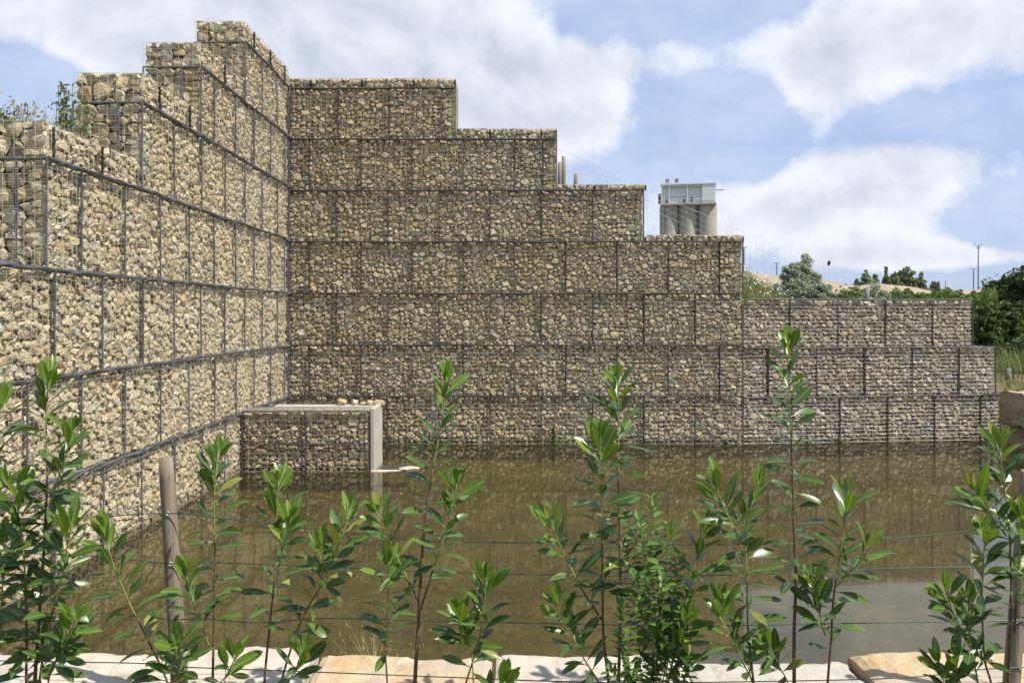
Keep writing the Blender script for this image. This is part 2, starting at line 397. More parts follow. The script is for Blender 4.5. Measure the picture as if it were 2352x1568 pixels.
def grid_mesh(w, h, top=False):
    h = h - .02 if h < .5 else h; key = ('g', round(w, 2), round(h, 2))
    if key in MESHES: return MESHES[key]
    b = MB(); r = .0026
    def bar(a, c):
        a, c = Vector(a), Vector(c); ax = (c - a).normalized(); s = Vector((0, 1, 0)).cross(ax) * r; q = Vector((0, r, 0))
        vs = [a+s, a-q, a-s, a+q, c+s, c-q, c-s, c+q]
        b.add(vs, [(0,1,5,4),(1,2,6,5),(2,3,7,6),(3,0,4,7)])
    nv = max(2, round(h / .076)); nu = max(2, round(w / .1))
    for i in range(1, nv): 
        z = h*i/nv; bar((0, -.004, z), (w, -.004, z))
    for i in range(1, nu):
        x = w*i/nu; bar((x, -.0085, 0), (x, -.0085, h + .012))
    bar((0, -.006, h), (w, -.006, h)); bar((0, -.006, 0), (0, -.006, h)); bar((w, -.006, 0), (w, -.006, h))
    MESHES[key] = b.mesh('wire_mesh', M['wire']); return MESHES[key]
def coil_mesh(rad=.0150, wire=.0038, pitch=.024, rope=False, var=0):
    key = ('c', rad, rope, var)
    if key in MESHES: return MESHES[key]
    b = MB(); rg = random.Random(var + 5)
    def helix(rad, pitch, ph, seg=6, wire=wire):
        turns = 1 / pitch; n = int(turns * seg)
        b.tube([(i / n, rad*math.cos(2*math.pi*i/seg + ph), rad*math.sin(2*math.pi*i/seg + ph)) for i in range(n + 1)], wire, 3, 0, False)
    helix(rad, pitch, 0)
    if rope:                               # joints of the side wall: several slack strands and a second coil
        helix(rad*.8, pitch*1.9, 1.3)
        for k in range(6):
            a = k * 1.05 + rg.random(); rr = rad * rg.uniform(.5, 1.15); w0 = rg.uniform(0, 6)
            b.tube([(i/12, rr*math.cos(a) + .008*math.sin(w0 + i*.9), rr*math.sin(a) + .008*math.sin(w0*1.7 + i*1.1)) for i in range(13)], wire*1.2, 4, 0, False)
    else:
        for a in (0.6, 2.7, 4.6):
            y, z = rad*.55*math.cos(a), rad*.55*math.sin(a); b.tube([(0, y, z), (1, y, z)], wire*1.1, 4, 0, False)
    MESHES[key] = b.mesh('coil', M['rope' if rope or var == 9 else 'coil']); return MESHES[key]  # side wall joints take the wire copy painted sunlit
def core_mesh(w, h, depth, tp, le=False, re=False, ext=0.0):
    b = MB(); b.box((.105 if le else .006, .105, .006), (w - (.105 if re else .006) + ext, depth, h - ((.105 if h > .5 else .035) if tp else .006))); return b.mesh('stone_core', M['core'])
EX, EZ = Matrix.Identity(4), Matrix.Rotation(R(-90), 4, 'Y')      # coil along u, coil along v
def gabion(name, Mw, w, h, depth, label, group, mk='stone', top_open=False, end=None, end_w=.8, right_edge=False,
           top_coil=True, hrad=.0225, density=116, cat='gabion', end_right=False, left_coil=True, core_ext=0.0, bottom_coil=False):
    rg = random.Random(hash((round(Mw.translation.x, 2), round(Mw.translation.y, 2), round(Mw.translation.z, 2))) & 0xffffff)
    Mw = Mw @ Matrix.Translation((0, rg.uniform(-.007, .007), rg.uniform(-.005, .005))) @ Matrix.Rotation(R(rg.gauss(0, .35)), 4, 'X') @ Matrix.Rotation(R(rg.gauss(0, .25)), 4, 'Z') @ Matrix.Rotation(R(rg.gauss(0, .22)), 4, 'Y')
    g = empty(name, Mw, label, cat, group)
    fill_face(g, w, h, mk, rg, density)
    link('wire_mesh', grid_mesh(w, h), g)
    link('stone_core', core_mesh(w, h, depth, top_open, end == 'near', end_right, core_ext), g)
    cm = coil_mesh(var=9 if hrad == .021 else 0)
    vh = h if h > .5 else h - .04
    if left_coil: link('coil', cm, g, Matrix.Translation((0, -.008, 0)) @ EZ @ Matrix.Diagonal((vh, 1, 1, 1)))
    if right_edge: link('coil', cm, g, Matrix.Translation((w, -.008, 0)) @ EZ @ Matrix.Diagonal((vh, 1, 1, 1)))
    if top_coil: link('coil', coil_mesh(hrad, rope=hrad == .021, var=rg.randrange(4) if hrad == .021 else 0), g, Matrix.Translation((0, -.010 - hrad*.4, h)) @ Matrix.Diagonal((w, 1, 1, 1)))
    if end == 'near':                      # the end that faces along -u (left end of the face)
        L = Matrix.Translation((0, end_w, 0)) @ Matrix.Rotation(R(-90), 4, 'Z')
        fill_face(g, end_w, h, mk, rg, 52, L)
        link('wire_mesh', grid_mesh(end_w, h), g, L)
        if top_coil: link('coil', cm, g, L @ Matrix.Translation((end_w*.66, -.006, 0)) @ EZ @ Matrix.Diagonal((h, 1, 1, 1)))
        if top_coil: link('coil', cm, g, L @ Matrix.Translation((0, -.006, h)) @ Matrix.Diagonal((end_w, 1, 1, 1)))
        if top_coil: link('coil', cm, g, L @ Matrix.Translation((0, -.006, 0)) @ EZ @ Matrix.Diagonal((h, 1, 1, 1)))
    if end_right:
        L = Matrix.Translation((w, 0, 0)) @ Matrix.Rotation(R(90), 4, 'Z')
        fill_face(g, depth, h, mk, rg, 116, L)
        link('wire_mesh', grid_mesh(depth, h), g, L)
    if top_open == 'seen':
        L = Matrix.Translation((0, 0, h)) @ Matrix.Rotation(R(-90), 4, 'X')
        fill_face(g, w, depth, mk, rg, 116, L); link('wire_mesh', grid_mesh(w, depth), g, L)
    return g
ORD = ['first','second','third','fourth','fifth','sixth','seventh','eighth','ninth','tenth','eleventh','twelfth','thirteenth','fourteenth','fifteenth']
def bounds(lo, hi, phase, extra=()):
    k = math.ceil((lo - phase)); b = [lo]; x = phase + k
    while x < hi - .001:
        b.append(x); x += 1
    b.append(hi); b += list(extra); b = sorted(b)
    out = [b[0]]
    for v in b[1:]:
        if v - out[-1] < .13 and v != b[-1]: continue
        if v == b[-1] and v - out[-1] < .13: out.pop()
        out.append(v)
    if out[0] != lo: out.insert(0, lo)
    return out
ZB = [-.07, .925, 1.915, 2.92, 3.925, 4.925, 5.92, 6.91]
# back wall, main run
ends = [XB, XB, XB, XB, 2.56, .86, -1.11]
for r in range(7):
    hi = ends[r]; b = bounds(XL, hi, -3.43 if r % 2 == 0 else -3.955)
    if r == 5: b = bounds(XL, .60, -3.955) + [.86]
    if r == 6: b = bounds(XL, -1.37, -3.40) + [-1.11]
    for i in range(len(b) - 1):
        w = b[i+1] - b[i]; last = i == len(b) - 2
        gabion('gabion', Matrix.Translation((b[i], YB, ZB[r])), w, ZB[r+1] - ZB[r], .96,
               f'gabion in the long back wall, {ORD[r]} course above water, {ORD[i]} from the inner corner', 'gabions of the back wall',
               right_edge=last and r >= 3, end_right=last and r >= 3)
for r, lo, hi, ph, hh in ((6, XL, -1.11, -3.92, .21), (5, -1.11+.02, .86, -.43, .225), (4, .86+.02, 2.60, 1.6, .13), (3, 2.60+.02, 4.50, 3.5, .145)):
    b = bounds(lo, hi, ph); nm = {6: 'highest', 5: 'second highest', 4: 'third highest', 3: 'fourth highest'}[r]
    for i in range(len(b) - 1):
        gabion('capping_gabion', Matrix.Translation((b[i], YB + .004, ZB[r+1] + .004)), b[i+1] - b[i], hh, .94,
               f"low capping gabion on the back wall's {nm} step, {ORD[i]} from the corner", 'capping gabions of the back wall',
               right_edge=i == len(b) - 2, end_right=i == len(b) - 2, top_open=True, top_coil=False, left_coil=i > 0)
# back wall, turned last run
ZR = [-.07, .895, 1.855, 2.81]
rot = Matrix.Rotation(SEG, 4, 'Z')
for r, (phase, length) in enumerate(((1.0, 5.42), (.52, 5.30), (.96, 4.82))):
    b = bounds(.02, length, phase)
    for i in range(len(b) - 1):
        w = b[i+1] - b[i]; last = i == len(b) - 2
        gabion('gabion', Matrix.Translation((XB, YB, ZR[r])) @ rot @ Matrix.Translation((b[i], 0, 0)), w, ZR[r+1] - ZR[r], .96,
               f"grey gabion past the back wall's bend, {ORD[r]} course above water, {ORD[i]} from bend", 'gabions past the bend',
               'stone_grey', right_edge=last, end_right=last, left_coil=i > 0, top_open='seen' if last and r < 2 else r == 2)
# side wall, running towards the camera
ZL = [-.07, .925, 1.912, 2.93, 3.965, 5.00, 5.965, 6.935]
lends = [5.4, 5.4, 6.4, 8.28, 10.43, 12.40, 14.43]
rl = Matrix.Rotation(R(90), 4, 'Z')
for r in range(7):
    b = bounds(lends[r], YB - .02, 17.42 if r % 2 == 0 else 16.95); n = len(b) - 1
    for i in range(n):
        w = b[i+1] - b[i]
        gabion('gabion', Matrix.Translation((XL, b[i], ZL[r])) @ rl, w, ZL[r+1] - ZL[r], .78,
               f'sunlit gabion in the side wall, {ORD[r]} course above water, {ORD[n-1-i]} from the inner corner', 'gabions of the side wall',
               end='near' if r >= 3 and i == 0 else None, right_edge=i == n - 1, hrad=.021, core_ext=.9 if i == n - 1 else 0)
for r, hi in ((6, YB - .02), (5, 14.42), (4, 12.39), (3, 10.42)):
    b = bounds(lends[r] + .004, hi, 16.95 if r % 2 == 0 else 17.42); n = len(b) - 1
    nm = {6: 'highest', 5: 'second highest', 4: 'third highest', 3: 'fourth highest'}[r]
    for i in range(n):
        gabion('capping_gabion', Matrix.Translation((XL - .004, b[i], ZL[r+1] + .004)) @ rl, b[i+1] - b[i], .36, .76,
               f"low capping gabion on the side wall's {nm} step, {ORD[i]} from its stepped end", 'capping gabions of the side wall',
               end='near' if i == 0 else None, top_open=True, top_coil=False, left_coil=i > 0, core_ext=.9 if r == 6 and i == n - 1 else 0)

# outlet box in the corner: gabion front on a concrete surround
BY, BX0, BX1 = 14.2, XL + .03, -2.30
bw = (BX1 - BX0) / 2
for i in range(2):
    for j, (z0, z1) in enumerate(((-.07, .43), (.43, .965))):
        gabion('outlet_gabion', Matrix.Translation((BX0 + bw*i, BY, z0)), bw, z1 - z0, .62,
               f'{"upper" if j else "lower"} gabion of the outlet box, {"beside the concrete end" if i else "against the side wall"}', 'gabions of the outlet box',
               right_edge=i == 1, end_right=i == 1, top_open='seen' if j else False)
def rough_box(name, a, b, mat, amp=.012, cuts=4, seed=0):
    bm = bmesh.new(); bmesh.ops.create_cube(bm, size=1)
    A, B = Vector(a), Vector(b)
    for v in bm.verts: v.co = Vector([A[k] + (B[k]-A[k]) * (v.co[k] + .5) for k in range(3)])
    bmesh.ops.bevel(bm, geom=list(bm.edges), offset=.012, segments=1, affect='EDGES')
    bmesh.ops.subdivide_edges(bm, edges=[e for e in bm.edges if e.calc_length() > .1], cuts=cuts, use_grid_fill=True)
    for v in bm.verts:
        v.co += Vector([mnoise.noise(v.co * 3.1 + Vector((seed, k*7.7, 0))) * amp for k in range(3)])
    me = bpy.data.meshes.new(name); bm.to_mesh(me); bm.free(); me.materials.append(mat); return me
hw = empty('concrete_headwall', (0, 0, 0), 'pale concrete headwall of the outlet box with loose stones on top', 'headwall')
link('end_plate', rough_box('end_plate', (BX1 + .02, BY + .06, -.25), (BX1 + .095, 15.12, 1.01), M['concrete'], .006), hw)
link('back_slab', rough_box('back_slab', (XL + .35, BY + .70, -.25), (BX1 + .015, BY + .92, 0.985), M['concrete'], .006), hw)

# ------------------------------------------------------------------ rocks and slabs
def rock(name, loc, size, mat, seed, sub=3, rough=.28, flat=.0, rz=0.0, squ=.55):
    bm = bmesh.new(); bmesh.ops.create_icosphere(bm, subdivisions=sub, radius=1)
    rg = random.Random(seed); planes = []
    for _ in range(11):
        v = Vector((rg.gauss(0, 1), rg.gauss(0, 1), rg.gauss(0, 1))).normalized(); planes.append((v, rg.uniform(.62, .92)))
    for k in range(3):
        for s in (-1, 1):
            v = Vector((0, 0, 0)); v[k] = s; planes.append(((v + Vector((rg.gauss(0,.1), rg.gauss(0,.1), rg.gauss(0,.1)))).normalized(), squ + rg.uniform(.05, .15)))
    for v in bm.verts:
        c = v.co.normalized(); rr = 1.2
        for pn, dd in planes:
            k = c.dot(pn)
            if k > .05: rr = min(rr, dd / k)
        c = c * rr * (1 + mnoise.noise(c * 2.2 + Vector((seed, 0, 0))) * rough * .35 + mnoise.noise(c * 6 + Vector((0, seed, 0))) * rough * .12)
        v.co = Vector((c.x * size[0], c.y * size[1], c.z * size[2]))
    bmesh.ops.rotate(bm, verts=bm.verts, cent=(0,0,0), matrix=Matrix.Rotation(rz, 3, 'Z'))
    me = bpy.data.meshes.new(name); bm.to_mesh(me); bm.free(); me.materials.append(mat)
    return link(name, me, None, loc)
def lime_mat(name, a, b, c_, stain=.5):
    t = NT(name); o = t.obj(); n1 = t.noise(o, 2.4, 6, .62, .6); n2 = t.noise(o, 14, 6, .65); n3 = t.noise(t.vec('MULTIPLY', o, (1, 1, 5)), 5, 5, .6)
    c = t.ramp(n1, [(.33, a), (.52, b), (.68, c_)]); c = t.mix(t.rangemap(n3, .5, .72, 0, stain), c, t.mix(1.0, c, (.72,.60,.44), 'MULTIPLY'))
    c = t.mix(t.rangemap(n2, .55, .75, 0, .4), c, t.mix(1.0, c, (.6,.55,.48), 'MULTIPLY'))
    return t.done(t.bsdf(c, .85, .25, t.bump(t.math('ADD', n2, t.math('MULTIPLY', n3, .7)), .55, .03)))
M['lime'] = lime_mat('limestone_cream', (.44,.385,.30), (.50,.445,.36), (.40,.35,.285), .35)
M['lime_grey'] = lime_mat('limestone_grey', (.37,.34,.30), (.44,.40,.345), (.43,.36,.27), .4)
M['lime_ochre'] = lime_mat('limestone_ochre', (.43,.29,.14), (.46,.37,.245), (.38,.34,.29), .6)
M['rock_brown'] = lime_mat('boulder_brown', (.38,.30,.19), (.45,.36,.24), (.32,.25,.165), .5)
for k, (px, w_, sh) in enumerate(((793, .13, .10), (823, .09, .085), (842, .10, .06), (858, .11, .08), (880, .19, .085))):
    p = W(px*.97 + 17, 935, BY + .82); nm = ['pointed pale', 'small rounded', 'small flat', 'dark rounded', 'broad flat'][k]
    rr = rock('loose_stone', (p.x, BY + .80, 0.985 + sh*.42), (w_*.72, .08, sh*.8), M['stone'], 40 + k, 2, .3, squ=.7)
    tag(rr, f'{nm} loose stone lying on the concrete headwall', 'stone', 'loose stones on the headwall')
b1 = rock('stone_slab', (-1.86, 14.72, -.03), (.36, .30, .05), M['lime_grey'], 60, 3, .2, squ=.8)
tag(b1, 'dark wet stone slab just under the water beside the headwall', 'slab')
t = NT('wet_slab'); n1 = t.noise(t.obj(), 4, 5)
M['wet'] = t.done(t.bsdf(t.ramp(n1, [(.3, (.035,.036,.038)), (.7, (.075,.075,.075))]), .25, .5)); b1.data.materials.clear(); b1.data.materials.append(M['wet']); b1.location.z = -.02
b2 = rock('stone_slab', (-1.70, 14.50, .0), (.20, .13, .035), M['lime'], 61, 3, .3, squ=.8, rz=.5)
tag(b2, 'pale broken stone slab rising from the water by the headwall', 'slab')
b3 = rock('stone_slab', (-2.0, 14.27, -.005), (.30, .05, .03), M['lime'], 62, 3, .25, squ=.8, rz=.06)
tag(b3, 'narrow pale stone slab lying at the water line by the headwall', 'slab')
def quarry_block(a, b, label, seed):
    me = rough_box('quarry_block', a, b, M['rock_brown'], .075, 9, seed)
    for v in me.vertices: v.co += Vector([mnoise.cell(v.co * 2.3 + Vector((seed, k*3.3, 1))) * .028 for k in range(3)])
    c = (Vector(a) + Vector(b)) / 2
    for v in me.vertices: v.co -= c
    tag(link('quarry_block', me, None, c), label, 'stone block', 'rough blocks at the wall end')
quarry_block((9.56, 15.7, .40), (11.5, 17.4, 1.0), 'upper rough brown stone block where the back wall ends', 3)
quarry_block((9.66, 15.45, -.45), (11.6, 17.3, .39), 'lower rough brown stone block standing in the water at the wall end', 8)

# cut stone blocks along the near bank
def stone_block(x0, x1, ytop, mat, label, seed, yfar=5.28, ynear=4.62):
    bm = bmesh.new(); nx, ny = max(8, int((x1 - x0)/.045)), 16; rg = random.Random(seed)
    z0 = ytop; vs = {}
    def edge(u): return mnoise.noise(Vector((u*2.1, seed*3.1, 0))) * .05 + mnoise.noise(Vector((u*7, seed*5.3, 2))) * .022 + mnoise.cell(Vector((u*6, seed*2.3, 1))) * .014
    rows = [(-.35, 0)] + [(0 - .02, 0)] + [(0, j/ny) for j in range(ny+1)] + [(-.03, 1), (-.5, 1)]
    for j, (dz, v) in enumerate(rows):
        for i in range(nx + 1):
            u = i / nx; x = x0 + (x1 - x0)*u; fade = min(1, min(u, 1-u) * (x1-x0) / .05)
            y = ynear + (yfar + edge(x) - ynear) * v
            z = z0 + mnoise.noise(Vector((x*1.7, y*1.7, seed))) * .018 + (mnoise.cell(Vector((x*3.3 + mnoise.noise(Vector((x*4, y*4, seed)))*.5, y*5, seed)))) * .012 + mnoise.noise(Vector((x*9, y*9, seed))) * .008 + dz
            round_ = (1 - fade)**2 * .018 + (max(0, v*ny - ny + 1.2)/1.2)**2 * .014
            z -= round_
            if j in (0,): z = -.2
            if j == len(rows) - 1: z = -.35; y -= .02
            if j == len(rows) - 2: y += .006
            x_ = x + (1 - fade) * .006 * (1 if u < .5 else -1) + mnoise.noise(Vector((y*4, seed, u*3))) * .012 * (1 if u in (0, 1) else 0)
            vs[(j, i)] = bm.verts.new((x_, y, z))
    for j in range(len(rows) - 1):
        for i in range(nx): bm.faces.new((vs[(j,i)], vs[(j,i+1)], vs[(j+1,i+1)], vs[(j+1,i)]))
    for i in (0, nx):
        lst = [vs[(j, i)] for j in range(len(rows))]; bm.faces.new(lst if i else lst[::-1])
    me = bpy.data.meshes.new('stone_block'); bm.normal_update(); bmesh.ops.recalc_face_normals(bm, faces=bm.faces); bm.to_mesh(me); bm.free(); me.materials.append(mat)
    tag(link('stone_block', me), label, 'stone block', 'stone blocks edging the pond')
def bx(px): return (px - 1176) / F * 5.15
for k, (a, b, z, m_, lb) in enumerate((
        (-260, 104, .50, 'lime_grey', 'pale edging block under the dense laurel by the side wall'),
        (108, 432, .505, 'lime', 'cream edging block before the taller fence post'),
        (436, 722, .53, 'lime', 'cream edging block between the fence post and the grass tuft'),
        (727, 1132, .475, 'lime_ochre', 'ochre veined edging block beneath the tallest brown laurel stem'),
        (1137, 1572, .49, 'lime', 'long cream edging block with the small-leaved shrub at its end'),
        (1577, 1962, .455, 'lime_grey', 'greyish cream edging block behind the tall slender laurel'),
        (1967, 2470, .50, 'lime_ochre', 'rusty ochre edging block at the fence post end'))):
    stone_block(bx(a), bx(b), z, M[m_], lb, k + 1)

# ------------------------------------------------------------------ post and wire fence on the near bank
def wood_mat(name, a, b, c_):
    t = NT(name); o = t.obj(); s = t.vec('MULTIPLY', o, (1, 1, .07)); n1 = t.noise(s, 34, 6, .65, .5); n2 = t.noise(o, 7, 4); n3 = t.noise(s, 90, 3)
    c = t.ramp(n1, [(.30, c_), (.45, a), (.65, b)]); c = t.mix(t.rangemap(n2, .45, .7, 0, .55), c, (.24,.16,.095)); c = t.mix(t.rangemap(n3, .62, .7, 0, .8), c, (.06,.045,.035))
    return t.done(t.bsdf(c, .85, .2, t.bump(t.math('ADD', n1, n3), .6, .01)))
M['post'] = wood_mat('weathered_post', (.20,.165,.125), (.27,.23,.185), (.11,.085,.068))
M['post_grey'] = wood_mat('grey_post', (.22,.20,.17), (.32,.29,.25), (.12,.10,.08))
t = NT('green_wire'); M['gwire'] = t.done(t.bsdf((.022,.060,.045), .35, .5))
t = NT('steel_wire'); M['swire'] = t.done(t.bsdf((.42,.43,.44), .42, .5, None, .6))
DP = 4.66
def post_mesh(p0, p1, r0, r1, mat, n=18, rings=12):
    p0, p1 = Vector(p0), Vector(p1); b = MB(); vs = []; fs = []
    for i in range(rings + 1):
        tt = i / rings; c = p0.lerp(p1, tt)
        for j in range(n):
            a = 2*math.pi*j/n; r = (r0 + (r1 - r0)*tt) * (1 + .05*mnoise.noise(Vector((math.cos(a)*1.3, math.sin(a)*1.3, tt*6))))
            if i == rings: r *= .94
            vs.append(c + Vector((math.cos(a)*r, math.sin(a)*r, (.004 if i == rings else 0) + .003*math.sin(a*3)*(i == rings))))
    for i in range(rings):
        for j in range(n): a = i*n + j; q = i*n + (j+1) % n; fs.append((a, q, q+n, a+n))
    fs.append(tuple(rings*n + j for j in range(n))); fs.append(tuple(range(n))[::-1])
    c = p0; me = mesh('post', [v - c for v in vs], fs, mat)
    me.polygons.foreach_set('use_smooth', [len(p.vertices) == 4 for p in me.polygons]); return me, c
fe = empty('wire_fence', (0, DP, .3), 'round wooden posts strung with thin dark green wires before the pond', 'fence')
inv = fe.matrix_basis.inverted()
def wp(px, py, dd=0): return W(px, py, DP + dd)
for k, (a, b) in enumerate((((381, 1051), (417, 1640)), ((2362, 1082), (2312, 1700)), )):
    me, c = post_mesh(wp(*b), wp(*a), .044, .038, M['post'])
    o = link('post', me, fe, Matrix.Translation(inv @ c))
wires = [[(-500, 1225), (-200, 1205), (0, 1195), (200, 1188), (386, 1178), (540, 1193), (706, 1213), (846, 1229), (999, 1241), (1364, 1249), (1650, 1250), (1900, 1243), (2120, 1230), (2240, 1216), (2350, 1190), (2700, 1200)],
         [(-500, 1290), (0, 1272), (200, 1275), (392, 1294), (450, 1290), (706, 1299), (1000, 1312), (1364, 1321), (1700, 1319), (1976, 1307), (2270, 1300), (2343, 1299), (2700, 1310)],
         [(-500, 1400), (100, 1407), (250, 1408), (396, 1422), (470, 1420), (600, 1429), (743, 1419), (1000, 1425), (1364, 1433), (1700, 1435), (1976, 1430), (2335, 1425), (2700, 1432)],
         [(-500, 1510), (100, 1518), (340, 1523), (402, 1530), (720, 1542), (1000, 1553), (1364, 1566), (1600, 1566), (2060, 1556), (2328, 1532), (2700, 1540)]]
for ln in wires:
    b = MB(); pts = []
    for px, py in ln: pts.append(inv @ wp(px, py, -.046))
    b.tube(spline(pts, .06), .0030, 5); link('wire', b.mesh('wire', M['gwire'], True), fe)
for (pxl, pyl) in ((386, 1178), (392, 1294), (396, 1422), (2350, 1190), (2343, 1299), (2335, 1425)):
    b = MB(); c = inv @ wp(pxl, pyl, -.05)
    b.tube([c + Vector((.008*math.cos(a), -.004 + .0, .010*math.sin(a))) for a in [i*math.pi/4 for i in range(9)]], .0018, 4); link('staple', b.mesh('staple', M['swire']), fe)

# ------------------------------------------------------------------ cherry laurels
def leaf_mat(name, dark, light, rib, rough=.33, trans=.22):
    t = NT(name); r = t.rand(); o = t.obj(); sp = t.n('ShaderNodeSeparateXYZ'); t.l(o, sp.inputs[0])
    n1 = t.noise(o, 6, 3); c = t.mix(r, dark, light); c = t.mix(t.rangemap(r, .955, .96, 0, .8), c, (.26,.25,.06)); c = t.mix(t.rangemap(n1, .35, .7, 0, .4), c, t.mix(1.0, c, (.75,.85,.7), 'MULTIPLY'))
    ax = t.math('ABSOLUTE', sp.outputs[0])
    wv = t.math('SINE', t.math('MULTIPLY', t.math('SUBTRACT', sp.outputs[1], t.math('MULTIPLY', ax, 1.1)), 62.0))
    c = t.mix(t.rangemap(wv, .86, 1.0, 0, .09), c, rib)
    c = t.mix(t.rangemap(ax, .006, .016, .85, 0), c, rib)
    b = t.bsdf(c, rough, .5, t.bump(t.math('ADD', t.math('MULTIPLY', wv, .08), n1), .04, .03))
    tl = t.n('ShaderNodeBsdfTranslucent'); t.l(t.mix(1.0, c, (1.5, 1.5, .6), 'MULTIPLY'), tl.inputs[0])
    ms = t.n('ShaderNodeMixShader'); ms.inputs[0].default_value = trans; t.l(b, ms.inputs[1]); t.l(tl.outputs[0], ms.inputs[2])
    return t.done(ms.outputs[0])
M['leaf'] = leaf_mat('laurel_leaf', (.036,.072,.012), (.080,.14,.022), (.17,.25,.06))
M['leaf_young'] = leaf_mat('laurel_leaf_young', (.085,.155,.020), (.155,.24,.035), (.26,.34,.09), .26, .3)
M['leaf_small'] = leaf_mat('shrub_leaf', (.075,.15,.025), (.15,.25,.045), (.2,.3,.08), .42, .3)
def bark_mat(name, a, b):
    t = NT(name); n1 = t.noise(t.obj(), 60, 4); return t.done(t.bsdf(t.ramp(n1, [(.3, a), (.7, b)]), .7, .3, t.bump(n1, .4, .01)))
M['stem_brown'] = bark_mat('stem_brown', (.085,.050,.030), (.17,.11,.07))
M['stem_green'] = bark_mat('stem_green', (.16,.20,.05), (.26,.28,.08))
def leaf_mesh(mat, fold, droop, twist, wid, wave, seg=8):
    prof = [.022, .030, .38, .74, .95, 1.0, .92, .62, .0]
    vs = []; fs = []
    for i in range(seg + 1):
        t = i / seg; y = t; w = wid * prof[i] if i > 1 else prof[i] * .7
        z = -droop * t * t + .10 * droop * t + math.sin(t * 9) * wave; a = twist * t
        for s in (-1, 0, 1):
            x_ = s * w; z_ = abs(s) * fold * w + math.sin(t * 14 + s) * wave * .6 * abs(s)
            vs.append((x_*math.cos(a) - z_*math.sin(a)*.5, y, z + z_*math.cos(a) + x_*math.sin(a)))
    for i in range(seg):
        for k in range(2): a = i*3 + k; fs.append((a, a+1, a+4, a+3))
    return mesh('leaf', vs, fs, mat, True)
lrg = random.Random(21)
LEAF = {k: [leaf_mesh(M[k], lrg.uniform(.15, .55), lrg.uniform(-.04, .30), lrg.uniform(-.5, .5), lrg.uniform(.120, .165), lrg.uniform(.0, .012)) for _ in range(7)] for k in ('leaf', 'leaf_young')}
LEAF['leaf_small'] = [leaf_mesh(M['leaf_small'], lrg.uniform(.2, .5), lrg.uniform(.1, .4), lrg.uniform(-.3, .3), lrg.uniform(.2, .27), .006) for _ in range(5)]
def put_leaf(parent, inv, base, axis, up, length, kind, rg):
    y = axis.normalized(); z = (up - y * up.dot(y))
    if z.length < 1e-4: z = Vector((0, 0, 1))
    z.normalize(); x = y.cross(z)
    m = Matrix(((x.x, y.x, z.x, base.x), (x.y, y.y, z.y, base.y), (x.z, y.z, z.z, base.z), (0, 0, 0, 1)))
    link('leaf', rg.choice(LEAF[kind]), parent, inv @ m @ Matrix.Diagonal((length*rg.uniform(.88, 1.12), length, length, 1)))
def stem_part(parent, inv, pts, r0, r1, green):
    n = len(pts); b = MB(); k0 = int(n * (1 - green))
    rad = [r0 + (r1 - r0) * (i/(n-1))**.9 for i in range(n)]
    q = [inv @ p for p in pts]
    if k0 >= 2: b.tube(q[:k0+1], rad[:k0+1], 7, 0)
    if n - k0 >= 2: b.tube(q[max(0,k0):], [r*.985 for r in rad[max(0,k0):]], 7, 1)
    link('stem', b.mesh('stem', [M['stem_brown'], M['stem_green']], True), parent)
LEAFY = 1.32
def laurel(label, stems, seed, d=4.3):
    """stems: (pixel points tip -> base, leafy length m, base radius, tip depth offset)"""
    rg = random.Random(seed); b = stems[0][0][-1]; base = W(b[0], b[1], d); gz = ground_h(base.x, d) - .03
    root = empty('laurel_shrub', (base.x, d, gz + .03), label, 'shrub', 'cherry laurels along the fence'); inv = root.matrix_basis.inverted()
    for k, (pp, leafy, r0, dz) in enumerate(stems):
        n = len(pp); P = [W(px, py, d + dz * (1 - i/(n-1)) + (rg.uniform(-.02, .02) if i < n-1 else 0)) for i, (px, py) in enumerate(pp)]
        if pp[-1][1] > 1500:
            e = P[-1]; dirn = (P[-1] - P[-2]); sc_ = (gz - e.z) / min(-.05, dirn.z) if dirn.z < 0 else 0
            P.append(Vector((e.x + dirn.x * min(sc_, 1.5) * .5, e.y, gz)))
        pts = spline(P[::-1], .03); green = min(.9, 0.36 / max(.05, sum((pts[i+1]-pts[i]).length for i in range(len(pts)-1))) + .05)
        stem_part(root, inv, pts, r0, .0022, green)
        leafy *= LEAFY
        # leaves from the tip downwards
        up_pts = pts[::-1]; s = 0.0; acc = 0.0; nxt = .004; ang = rg.uniform(0, 6.28); i = 0
        while i < len(up_pts) - 1:
            seg = up_pts[i] - up_pts[i+1]; l = seg.length
            while nxt <= acc + l and nxt < leafy:
                p = up_pts[i].lerp(up_pts[i+1], (nxt - acc)/l); ax = seg.normalized()
                ref = Vector((1, 0, 0)) if abs(ax.x) < .8 else Vector((0, 1, 0)); e1 = ax.cross(ref).normalized(); e2 = ax.cross(e1)
                out = e1 * math.cos(ang) + e2 * math.sin(ang)
                spread = R(15 + 30 * sm01(0, .08, nxt) + 20 * sm01(.1, .4, nxt) + rg.gauss(0, 10))
                axis_ = ax * math.cos(spread) + out * math.sin(spread)
                axis_ = axis_ + Vector((0, 0, .12 - .30 * sm01(.15, .5, nxt)))
                ln = (.090 + .064 * sm01(0, .06, nxt)) * rg.uniform(.78, 1.18)
                kind = 'leaf_young' if nxt < .11 * rg.uniform(.5, 1.6) else 'leaf'
                if rg.random() < .97: put_leaf(root, inv, p + out * .003, axis_, ax + Vector((rg.gauss(0, .45), rg.gauss(-.45, .5), .45)), ln, kind, rg)
                ang += 2.4 + rg.gauss(0, .25); nxt += rg.uniform(.008, .014) if nxt < .05 else (rg.uniform(.014, .024) if nxt < .4 else rg.uniform(.017, .030))
            acc += l; i += 1
    return root
